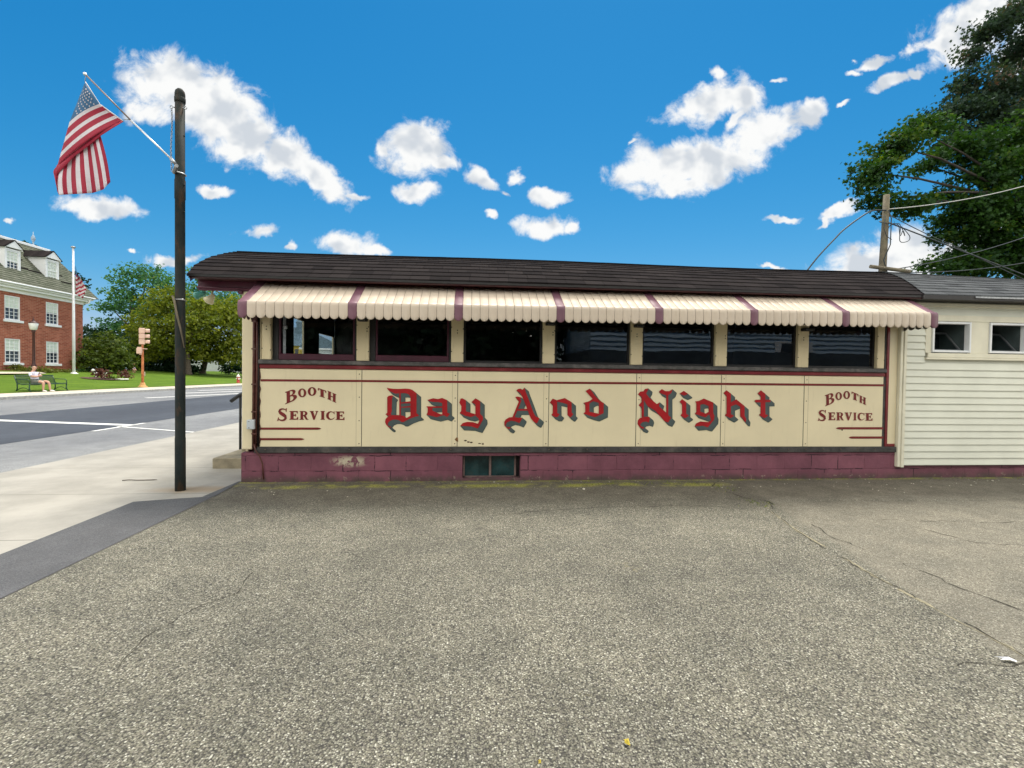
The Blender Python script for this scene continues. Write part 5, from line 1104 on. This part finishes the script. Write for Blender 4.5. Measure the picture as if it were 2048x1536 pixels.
# bench, long side along the road
bx, by0, by1, bz = -22.95, 20.1, 22.35, .185
BN = thing('park_bench', 'green steel mesh park bench at the edge of the lawn', 'bench', (bx, (by0+by1)/2, bz))
mb = MB()
for k in range(30): mb.tube([(bx+.04+.55*k/29, by0+.03, bz+.43-.02*math.sin(k/29*math.pi)), (bx+.04+.55*k/29, by1-.03, bz+.43-.02*math.sin(k/29*math.pi))], .007, 4)
for k in range(9): mb.tube([(bx+.04, by0+.03+(by1-by0-.06)*k/8, bz+.424), (bx+.60, by0+.03+(by1-by0-.06)*k/8, bz+.424)], .009, 4)
mb.tube([(bx+.61, by0, bz+.42), (bx+.61, by1, bz+.42)], .028, 8); mb.build('seat', K['cast'], BN)
mb = MB()
for k in range(18): mb.tube([(bx+.02-.13*k/17, by0+.03, bz+.46+.36*k/17), (bx+.02-.13*k/17, by1-.03, bz+.46+.36*k/17)], .007, 4)
for k in range(40): y = by0+.04+(by1-by0-.08)*k/39; mb.tube([(bx+.02, y, bz+.45), (bx-.11, y, bz+.83)], .006, 4)
mb.tube([(bx-.125, by0, bz+.84), (bx-.125, by1, bz+.84)], .028, 8); mb.build('backrest', K['cast'], BN)
for y in (by0, by1):
    mb = MB(); mb.tube([(bx-.05, y, bz), (bx+.02, y, bz+.2), (bx+.01, y, bz+.45), (bx-.13, y, bz+.86)], [.03, .026, .026, .022], 8); mb.tube([(bx+.66, y, bz), (bx+.58, y, bz+.18), (bx+.60, y, bz+.44)], [.03, .026, .026], 8)
    mb.tube([(bx+.0, y, bz+.44), (bx+.3, y, bz+.40), (bx+.6, y, bz+.43)], .026, 8); mb.tube([(bx-.02, y, bz+.08), (bx+.16, y, bz+.2), (bx+.3, y, bz+.23), (bx+.44, y, bz+.2), (bx+.61, y, bz+.08)], .018, 6)
    mb.build('leg_frame', K['cast'], BN)
    mb = MB(); mb.tube([(bx-.06, y, bz+.66), (bx+.2, y, bz+.66), (bx+.52, y, bz+.65), (bx+.6, y, bz+.58), (bx+.6, y, bz+.43)], .02, 8); mb.build('armrest', K['cast'], BN)
# ---- people
def skinned(name, nodes, links, mat, parent, base, sub=2, root=0):
    bm = bmesh.new(); sk = bm.verts.layers.skin.verify(); vs = []
    for k, (p, r) in enumerate(nodes):
        v = bm.verts.new(Vector(p)); rr = r if isinstance(r, tuple) else (r, r); v[sk].radius = rr; v[sk].use_root = (k == root); vs.append(v)
    for a, b in links: bm.edges.new((vs[a], vs[b]))
    me = bpy.data.meshes.new(name); bm.to_mesh(me); bm.free(); me.materials.append(mat)
    o = bpy.data.objects.new(name, me); COL.objects.link(o)
    if parent: o.parent = parent
    else: o.location = base
    m = o.modifiers.new('skin', 'SKIN'); m.use_smooth_shade = True; m.branch_smoothing = .6
    s_ = o.modifiers.new('subsurf', 'SUBSURF'); s_.levels = sub; s_.render_levels = sub; return o
def body_mesh(parts, name, mat, parent):                          # bake skin + blobs into one mesh
    pass
mx_, my_, mz_ = -22.78, 20.95, bz
MAN = thing('person', 'bald man in white shirt and grey shorts sitting on the bench with folded arms', 'person', (mx_, my_, mz_), 'people across the street')
ch = lambda: None
# local frame: x forward (to the road), y to his left, z up ; he sits turned a little and leans back
N_ = [((0, 0, .52), (.14, .15)), ((-.03, 0, .68), (.15, .17)), ((-.08, .0, .86), (.15, .17)), ((-.11, .0, 1.0), (.12, .15)), ((-.105, .0, 1.08), (.062, .062)), ((-.075, .0, 1.15), (.07, .066)), ((-.06, .0, 1.22), (.098, .082)), ((-.065, .0, 1.30), (.085, .078)), ((-.075, 0, 1.345), (.045, .045)),
 ((-.10, -.19, 1.0), (.075, .07)), ((.02, -.26, .80), (.058, .055)), ((.16, -.10, .80), (.048, .045)), ((.19, .06, .83), (.040, .03)), ((.19, .13, .845), (.028, .018)),
 ((-.10, .19, 1.0), (.075, .07)), ((.02, .27, .82), (.058, .055)), ((.17, .14, .86), (.048, .045)), ((.22, -.02, .86), (.040, .03)), ((.22, -.09, .865), (.028, .018)),
 ((.05, -.10, .51), (.10, .095)), ((.42, -.14, .52), (.085, .082)), ((.50, -.145, .48), (.068, .066)), ((.50, -.15, .28), (.058, .056)), ((.49, -.15, .10), (.040, .042)), ((.50, -.15, .05), (.042, .045)), ((.62, -.165, .03), (.036, .032)),
 ((.05, .10, .51), (.10, .095)), ((.42, .17, .53), (.085, .082)), ((.50, .18, .49), (.068, .066)), ((.53, .19, .28), (.058, .056)), ((.55, .20, .10), (.040, .042)), ((.56, .20, .05), (.042, .045)), ((.68, .22, .03), (.036, .032))]
LK = [(0, 1), (1, 2), (2, 3), (3, 4), (4, 5), (5, 6), (6, 7), (7, 8), (3, 9), (9, 10), (10, 11), (11, 12), (12, 13), (3, 14), (14, 15), (15, 16), (16, 17), (17, 18), (0, 19), (19, 20), (20, 21), (21, 22), (22, 23), (23, 24), (24, 25), (0, 26), (26, 27), (27, 28), (28, 29), (29, 30), (30, 31), (31, 32)]
skinned('body', N_, LK, K['skin'], MAN, None)
sh_n = [((0, 0, .50), (.155, .165)), ((-.03, 0, .68), (.168, .19)), ((-.08, 0, .86), (.168, .19)), ((-.11, 0, 1.0), (.13, .16)), ((-.107, 0, 1.055), (.075, .085)), ((-.10, -.19, 1.0), (.09, .085)), ((-.03, -.25, .88), (.08, .075)), ((.015, -.265, .82), (.078, .072)), ((-.10, .19, 1.0), (.09, .085)), ((-.03, .25, .89), (.08, .075)), ((.015, .275, .83), (.078, .072))]
skinned('shirt', sh_n, [(0, 1), (1, 2), (2, 3), (3, 4), (3, 5), (5, 6), (6, 7), (3, 8), (8, 9), (9, 10)], K['shirt'], MAN, None)
skinned('shorts', [((0, 0, .53), (.15, .16)), ((.05, -.10, .51), (.115, .11)), ((.22, -.12, .515), (.108, .10)), ((.36, -.135, .52), (.10, .098)), ((.05, .10, .51), (.115, .11)), ((.22, .135, .52), (.108, .10)), ((.36, .16, .525), (.10, .098))], [(0, 1), (1, 2), (2, 3), (0, 4), (4, 5), (5, 6)], K['shorts'], MAN, None)
for s_ in (0, 1):
    x, y, dy = ((.49, -.15, -.03), (.55, .20, .03))[s_]
    skinned('shoe', [((x-.02, y, .055), (.052, .05)), ((x+.07, y+dy*.4, .05), (.054, .048)), ((x+.17, y+dy, .035), (.048, .036)), ((x+.21, y+dy*1.2, .03), (.03, .026))], [(0, 1), (1, 2), (2, 3)], K['shoe'], MAN, None)
base_ = wbase(MAN)
mb = MB()
for e in (-1, 1): mb.lathe([(.012, 0), (.010, .006), (.003, .009)], base_+Vector((.022, e*.033, 1.255)), 8, Matrix.Rotation(R(80), 3, 'Y'))
mb.build('eyes', K['black'], MAN); mb = MB(); mb.tube([base_+Vector((.02, 0, 1.26)), base_+Vector((.052, 0, 1.225)), base_+Vector((.03, 0, 1.212))], [.008, .016, .012], 8); mb.build('nose', K['skin'], MAN)
mb = MB(); mb.tube([base_+Vector((.015, -.03, 1.178)), base_+Vector((.028, 0, 1.176)), base_+Vector((.015, .03, 1.178))], .006, 6); mb.build('mouth', plain('lips', (.35, .12, .10), .5), MAN)
for e in (-1, 1): mb = MB(); mb.lathe([(.022, -.008), (.03, 0), (.022, .01)], base_+Vector((-.065, e*.082, 1.24)), 10, Matrix.Rotation(R(90), 3, 'X') @ Matrix.Scale(1.3, 3, Vector((0, 1, 0)))); mb.build('ear', K['skin'], MAN)
mb = MB()
for e in (-1, 1): mb.tube([base_+Vector((-.02, e*.08, 1.30)), base_+Vector((-.09, e*.078, 1.29)), base_+Vector((-.15, e*.04, 1.26))], [.012, .022, .02], 8)
mb.tube([base_+Vector((-.15, -.04, 1.26)), base_+Vector((-.16, 0, 1.25)), base_+Vector((-.15, .04, 1.26))], .022, 8); mb.build('hair', K['hair'], MAN)
for o in MAN.children:
    if o.modifiers: pass
FG = thing('person', 'small distant figure in lilac top and red cap at the back of the lawn', 'person', (-33.6, 44.5, lz(-33.6)), 'people across the street')
skinned('body', [((0, 0, .22), (.13, .14)), ((.06, 0, .42), (.13, .16)), ((.16, 0, .58), (.10, .14)), ((.20, 0, .66), (.055, .055)), ((.24, 0, .76), (.095, .085)), ((.24, 0, .84), (.06, .06)), ((.17, -.18, .56), (.06, .06)), ((.28, -.2, .36), (.045, .045)), ((.42, -.14, .22), (.035, .03)), ((.17, .18, .56), (.06, .06)), ((.28, .2, .36), (.045, .045)), ((.42, .14, .22), (.035, .03)), ((.30, -.13, .36), (.08, .08)), ((.22, -.14, .06), (.05, .05)), ((.36, -.15, .03), (.04, .035)), ((.30, .13, .36), (.08, .08)), ((.22, .14, .06), (.05, .05)), ((.36, .15, .03), (.04, .035))],
 [(0, 1), (1, 2), (2, 3), (3, 4), (4, 5), (2, 6), (6, 7), (7, 8), (2, 9), (9, 10), (10, 11), (0, 12), (12, 13), (13, 14), (0, 15), (15, 16), (16, 17)], K['skin'], FG, None, 1)
skinned('top', [((.0, 0, .24), (.15, .16)), ((.06, 0, .42), (.15, .18)), ((.16, 0, .58), (.12, .155)), ((.17, -.18, .56), (.075, .075)), ((.26, -.2, .40), (.06, .06)), ((.17, .18, .56), (.075, .075)), ((.26, .2, .40), (.06, .06))], [(0, 1), (1, 2), (2, 3), (3, 4), (2, 5), (5, 6)], plain('lilac_top', (.42, .38, .55), .85), FG, None, 1)
b_ = wbase(FG); MB().lathe([(.115, 0), (.11, .06), (.06, .11), (.01, .12)], b_+Vector((.24, 0, .80)), 12).build('cap', plain('red_cap', (.40, .06, .07), .8), FG)
# traffic signal: seen from behind and the side
sx, sy, sz = -22.62, 29.0, .18
TS = thing('traffic_signal', 'rusty orange traffic signal pole with pale three-light head seen from behind', 'traffic signal', (sx, sy, sz))
MB().lathe([(.30, 0), (.30, .05), (.22, .10), (.16, .2), (.14, .32), (.11, .34)], (sx, sy, sz), 16).build('base', K['ochre'], TS)
MB().lathe([(.078, .3), (.078, 1.0), (.085, 1.02), (.075, 1.05), (.068, 2.9), (.06, 3.2)], (sx, sy, sz), 12).build('pole', K['rust'], TS)
q_ = Matrix.Translation((sx, sy, sz)) @ Matrix.Rotation(R(38), 4, 'Z')   # local +x is image right: the lamps face that way
mb = MB()
for k in range(3): mb.box(-.20, .12, -.17, .17, 2.98+k*.38, 3.345+k*.38, .03, mat=q_)
mb.box(-.05, .05, -.05, .05, 2.86, 2.98, mat=q_); hd = mb.build('signal_head', K['sigp'], TS)
for k in range(3):
    mb = MB(); rows = []
    for xx in (.12, .40):
        rows.append([q_ @ Vector((xx, .15*math.cos(a), 3.16+k*.38+.15*math.sin(a))) for a in (R(-40+i*13) for i in range(21))])
    mb.grid(rows); v = mb.build('visor', K['sigp'], hd); so = v.modifiers.new('thickness', 'SOLIDIFY'); so.thickness = .01
    MB().lathe([(.14, 0), (.13, .02), (.08, .035), (.01, .04)], q_ @ Vector((.121, 0, 3.16+k*.38)), 12, (q_.to_3x3() @ Matrix.Rotation(R(90), 3, 'Y'))).build('lens', plain(('lens_green', 'lens_amber', 'lens_red')[k], ((.02, .12, .08), (.3, .16, .02), (.25, .02, .02))[k], .2), hd)
mb = MB(); mb.box(-.34, -.04, -.13, .13, 2.33, 2.72, .03, mat=q_); mb.box(-.30, -.05, -.06, .06, 2.72, 2.80, mat=q_); mb.box(-.18, -.02, -.05, .05, 2.26, 2.33, mat=q_); pd = mb.build('pedestrian_head', K['sigp'], TS)
mb = MB(); mb.box(-.04, .26, -.14, .14, 2.66, 2.70, mat=q_); mb.box(-.038, -.02, -.12, .12, 2.40, 2.65, mat=q_); mb.build('hood', K['sigp'], pd)
MB().box(-.02, -.01, -.11, .11, 2.38, 2.64, mat=q_).build('screen', K['black'], pd)
mb = MB(); mb.box(.06, .15, -.05, .05, .78, 1.08, .01, mat=q_); mb.build('push_button', plain('button_box', (.35, .30, .20), .6), TS)
# hydrant
hx, hy, hz = -22.9, 43.4, .22
HY = thing('fire_hydrant', 'red fire hydrant with white bonnet beside the diner corner, across the street', 'hydrant', (hx, hy, hz))
MB().lathe([(.20, 0), (.20, .05), (.14, .06), (.13, .5), (.17, .52), (.17, .56)], (hx, hy, hz), 14).build('barrel', K['hred'], HY)
MB().lathe([(.165, 0), (.16, .08), (.11, .2), (.04, .26), (.04, .32), (.01, .33)], (hx, hy, hz+.56), 14).build('bonnet', K['hwhite'], HY)
mb = MB(); mb.tube([(hx-.17, hy-.12, hz+.42), (hx+.17, hy+.12, hz+.42)], .06, 10); mb.tube([(hx, hy, hz+.4), (hx+.14, hy-.17, hz+.4)], .075, 10); mb.build('nozzle', K['hwhite'], HY)
# ------------------------------------------------------------------ steps and handrail at the street door
mb = MB(); mb.box(-3.73, -2.91, .92, 2.5, -.05, .150, .014); mb.box(-3.32, -2.91, .922, 2.48, .152, .37, .012); tag(mb.build('concrete_steps', K['step'], None, (-3.3, 1.7, 0)), 'worn concrete steps with chipped edges at the diner street end', 'steps')
mb = MB(); mb.tube([(-4.02, 2.42, -.02), (-4.02, 2.42, 1.0)], .022, 8); p_ = mb
p_.tube([(-3.0, 2.42, 1.02), (-4.0, 2.42, 1.015), (-4.035, 2.42, 1.0), (-4.18, 2.42, .89)], .034, 8); p_.tube([(-3.0, 2.42, .6), (-4.02, 2.42, .6)], .012, 8)
tag(p_.build('handrail', K['rail'], None, (-3.6, 2.42, 0)), 'black metal handrail end poking out past the diner corner', 'handrail')
# ------------------------------------------------------------------ mast on the roof ridge and its cables
mb = MB(); mb.tube([(7.90, 2.25, 3.30), (7.905, 2.25, 3.6), (7.93, 2.25, 4.3), (7.945, 2.25, 4.97)], [.066, .064, .057, .052], 12); MS = thing('wooden_mast', 'weathered leaning wooden service pole behind the roof ridge', 'utility pole', (7.9, 2.25, 3.3))
mb.build('post', K['wood'], MS)
mb = MB(); mb.tube([(7.90, 2.12, 3.42), (7.84, 2.16, 3.7), (7.97, 2.16, 4.0), (7.985, 2.17, 4.5), (7.93, 2.18, 4.66)], .010, 6); mb.tube([(7.93+.085*math.cos(t), 2.25+.085*math.sin(t), 4.45+.05*math.sin(t)) for t in (2*math.pi*j/14 for j in range(14))], .008, 5, closed=True)
mb.tube([(7.86, 2.17, 4.55), (7.83, 2.16, 4.3), (7.88, 2.15, 4.15), (8.0, 2.17, 4.1)], .007, 5); mb.build('service_drop', K['cable'], MS)
mb = MB(); mb.tube([(7.52, 2.10, 3.555), (8.33, 2.10, 3.485)], .036, 8); tag(mb.build('timber_beam', K['wood'], None, (7.9, 2.1, 3.49)), 'weathered round timber lying across the roof ridge at the foot of the mast', 'timber')
def cable(label, pts, r, mat, n=24, cat='cable', grp='overhead cables'):
    P = []
    for a, b, sag in pts:
        a, b = Vector(a), Vector(b)
        for i in range(n+1): t = i/n; P.append(a.lerp(b, t)-Vector((0, 0, sag*4*t*(1-t))))
    a, b, sag = pts[-1]; e_ = Vector(b)-Vector(a)+Vector((0, 0, 4*sag)); P.append(Vector(b)+e_*1.2)
    Q = [P[0]]+[p for q, p in zip(P, P[1:]) if (p-q).length > 1e-4]
    return tag(MB().tube(Q, r, 6).build('cable', K[mat], None, Q[0]), label, cat, grp)
def curve(pts, n=6):
    P = [Vector(p) for p in pts]; out = []
    for i in range(len(P)-1):
        p0, p1, p2, p3 = P[max(i-1, 0)], P[i], P[i+1], P[min(i+2, len(P)-1)]
        for k in range(n): t = k/n; out.append(.5*((2*p1)+(p2-p0)*t+(2*p0-5*p1+4*p2-p3)*t*t+(3*p1-p0-3*p2+p3)*t*t*t))
    return out+[P[-1]]
mb = MB(); mb.tube(curve([(7.90, 2.2, 4.66), (7.62, 2.2, 4.64), (7.37, 2.2, 4.50), (7.05, 2.2, 4.26), (6.87, 2.2, 4.08), (6.55, 2.2, 3.74), (6.28, 2.2, 3.40)]), .014, 7)
tag(mb.build('cable', K['cable'], None, (7.9, 2.2, 4.66)), 'black cable arching from the mast down leftwards to the roof', 'cable', 'overhead cables')
cable('pale cable rising from the mast to the right edge of the picture', [((7.96, 2.25, 4.70), at(2120, 350, 11), .12)], .009, 'cablew')
cable('thick dark cable falling rightwards from the mast past the maple', [((7.96, 2.25, 4.46), at(2140, 585, 11.5), .0)], .013, 'cable')
cable('thin dark cable leaving the mast above the thick one', [((7.97, 2.25, 4.62), at(1905, 490, 10.5), .03), (at(1905, 490, 10.5), at(2140, 600, 12), .02)], .009, 'cable')
cable('low cable running right from the timber over the annex ridge', [((8.2, 2.2, 3.56), at(2100, 455, 12), .1)], .009, 'cable')
cable('second low cable running right behind the annex ridge', [((8.2, 2.3, 3.5), at(2100, 515, 12), .1)], .009, 'cable')
mb = MB()
for k, (a, b) in enumerate([((8.0, 4.5), .05), ((8.18, 4.42), .06)]): mb.tube(curve([(7.97, 2.24, 4.3+k*.05), (8.06+k*.05, 2.24, 4.42), (8.20+k*.04, 2.24, 4.40), (8.24, 2.24, 4.20-k*.1), (8.30+k*.1, 2.24, 4.30-k*.2), (8.34+k*.1, 2.24, 4.20), (8.26, 2.24, 4.38)]), .007, 5)
tag(mb.build('cable_coil', K['cable'], None, (8.2, 2.24, 4.3)), 'loose loops of spare cable hanging right of the mast', 'cable')
# ------------------------------------------------------------------ litter, stones, weeds
def bit(name, label, x, y, rot, poly, mat, cat, h=.008, grp=None):
    mt = Matrix.Translation((x, y, .008)) @ Matrix.Rotation(rot, 4, 'Z'); mb = MB(); n = len(poly)
    c = mb.bm.verts.new(mt @ Vector((0, 0, h*1.6))); vs = [mb.bm.verts.new(mt @ Vector((px, py, h*random.uniform(0, 1.2)))) for px, py in poly]
    for i in range(n): mb.bm.faces.new((c, vs[i], vs[(i+1) % n]))
    return tag(mb.build(name, K[mat], None, (x, y, .008)), label, cat, grp)
bit('paper_scrap', 'torn white paper scrap lying on the lot at the right edge', 2.74, -4.22, R(-25), [(-.05, .014), (-.01, .015), (.03, .018), (.034, 0), (.028, -.014), (.0, -.009), (-.042, -.018), (-.01, .003)], 'paper', 'litter', .012)
lf = [(0, -.03), (.012, -.008), (.02, .006), (.008, .008), (0, .032), (-.010, .01), (-.018, .004), (-.008, -.01)]
bit('fallen_leaf', 'yellow fallen leaf nearest the viewer, right of centre', .62, -4.62, .5, [(a*.6, b*.6) for a, b in lf], 'yleaf', 'leaf', .012, 'fallen leaves')
bit('fallen_leaf', 'tiny yellow leaf at the bottom edge, left of the larger leaf', .27, -4.69, 2.5, [(a*.35, b*.35) for a, b in lf], 'yleaf', 'leaf', .010, 'fallen leaves')
bit('fallen_leaf', 'yellow leaf lying on the dark asphalt strip', -3.12, -3.0, 1.2, [(a*.8, b*.8) for a, b in lf], 'yleaf', 'leaf', .010, 'fallen leaves')
mb = MB(); mb.tube(curve([(-4.42, .13, .006), (-4.33, .12, .014), (-4.2, .12, .010), (-4.02, .16, .006)], 4), [.006]*12+[.003], 5); tag(mb.build('twig', K['bark'], None, (-4.3, .13, 0)), 'dark twig lying on the pavement left of the steel pole', 'twig')
rg = np.random.default_rng(3)
mb = MB()
for k in range(110):
    x = rg.uniform(-2.6, 8); y = -abs(rg.normal(.25, .28))-.03; s_ = rg.uniform(.004, .010)
    if rg.random() < .08: s_ *= 2
    b_ = bmesh.ops.create_icosphere(mb.bm, subdivisions=1, radius=s_)
    for v in b_['verts']: v.co = Vector((v.co.x*rg.uniform(.8, 1.3), v.co.y*rg.uniform(.8, 1.3), v.co.z*.6))+Vector((x, y, s_*.3))
o = mb.build('pebbles', plain('pale_pebble', (.42, .39, .32), .85, .4, 8)); o['kind'] = 'stuff'
P = []; 
for k in range(900):
    u = rg.random()
    if u < .45: x = rg.normal(3.28, .09); y = rg.uniform(-1.55, -.15); x += (y+1.2)*-.02; 
    elif u < .75: x = rg.uniform(.4, 3.3); y = rg.normal(-.24, .05)
    else: x = rg.uniform(3.6, 9); y = rg.normal(-.06, .03)
    P.append((x, y, 0))
P = np.array(P); keep = np.sin(P[:, 0]*5)+np.sin(P[:, 1]*9+P[:, 0]*2) > -.3; P = P[keep]
N = rg.normal(size=P.shape)*np.array((1, 1, .25))
o = leafmesh('weeds', P, N, .045, LEAF['grass'], None, 77, 'blade'); o['kind'] = 'stuff'
# ------------------------------------------------------------------ neighbours behind the viewpoint, mirrored in the windows
NH = thing('neighbour_house', 'pale clapboard house mirrored in the three right-hand diner windows', 'house', (13, -17, 0))
mb = MB()
for k in range(15):
    z = 2.55+k*.2; mb.grid([[(5.2, -14.0, z), (19, -14.0, z)], [(5.2, -13.92, z+.012), (19, -13.92, z+.012)], [(5.2, -13.98, z+.199), (19, -13.98, z+.199)]], smooth=False)
mb.box(5.2, 19, -20, -14.0, 2.55, 5.6); mb.build('siding', plain('blue_white_clapboard', (.42, .54, .66), .6, .06, 2), NH)
MB().box(5.1, 19.1, -20.1, -13.85, 0, 2.54).build('foundation', plain('dark_foundation', (.06, .08, .10), .8, .3, 2), NH)
mb = MB(); mb.prism([(-20.5, 5.6), (-13.4, 5.6), (-17, 8.2)], lambda p, a: Vector((a, p[0], p[1])), 4.8, 19.4); mb.build('roof', K['shin2'], NH)
w_ = MB().box(13.6, 15.4, -13.95, -13.88, 2.56, 3.05, .01).build('window', K['wtrim'], NH); MB().box(13.9, 15.1, -13.89, -13.87, 2.58, 2.95).build('pane', K['wdark'], w_)
for i, (x, y, h, r_) in enumerate([(-9.5, -20, 6, 3.2), (-4.0, -22, 7, 3.4), (1.6, -21, 6.5, 3.2)]):
    t = thing('garden_tree', ['leafy tree behind the viewpoint, mirrored in the first diner window', 'leafy tree behind the viewpoint, mirrored in the second diner window', 'leafy tree behind the viewpoint, mirrored in the third diner window'][i], 'tree', (x, y, 0), 'trees behind the viewpoint')
    bl = [((x+r_*.55*math.cos(a), y+r_*.55*math.sin(a), z), r_*.65, r_*.65, h*.24) for z in (h*.3, h*.6) for a in (0.3, 2.4, 4.4)]+[((x, y, h*.85), r_*.7, r_*.7, h*.25)]
    limbs('trunk', (x, y, 0), (x, y, h*.35), [b[0] for b in bl], .2, K['bark2'], t); crown('crown', bl, .42, LEAF['deep'], t, 90+i, 3.0, 'tuft', .7, 1.8)
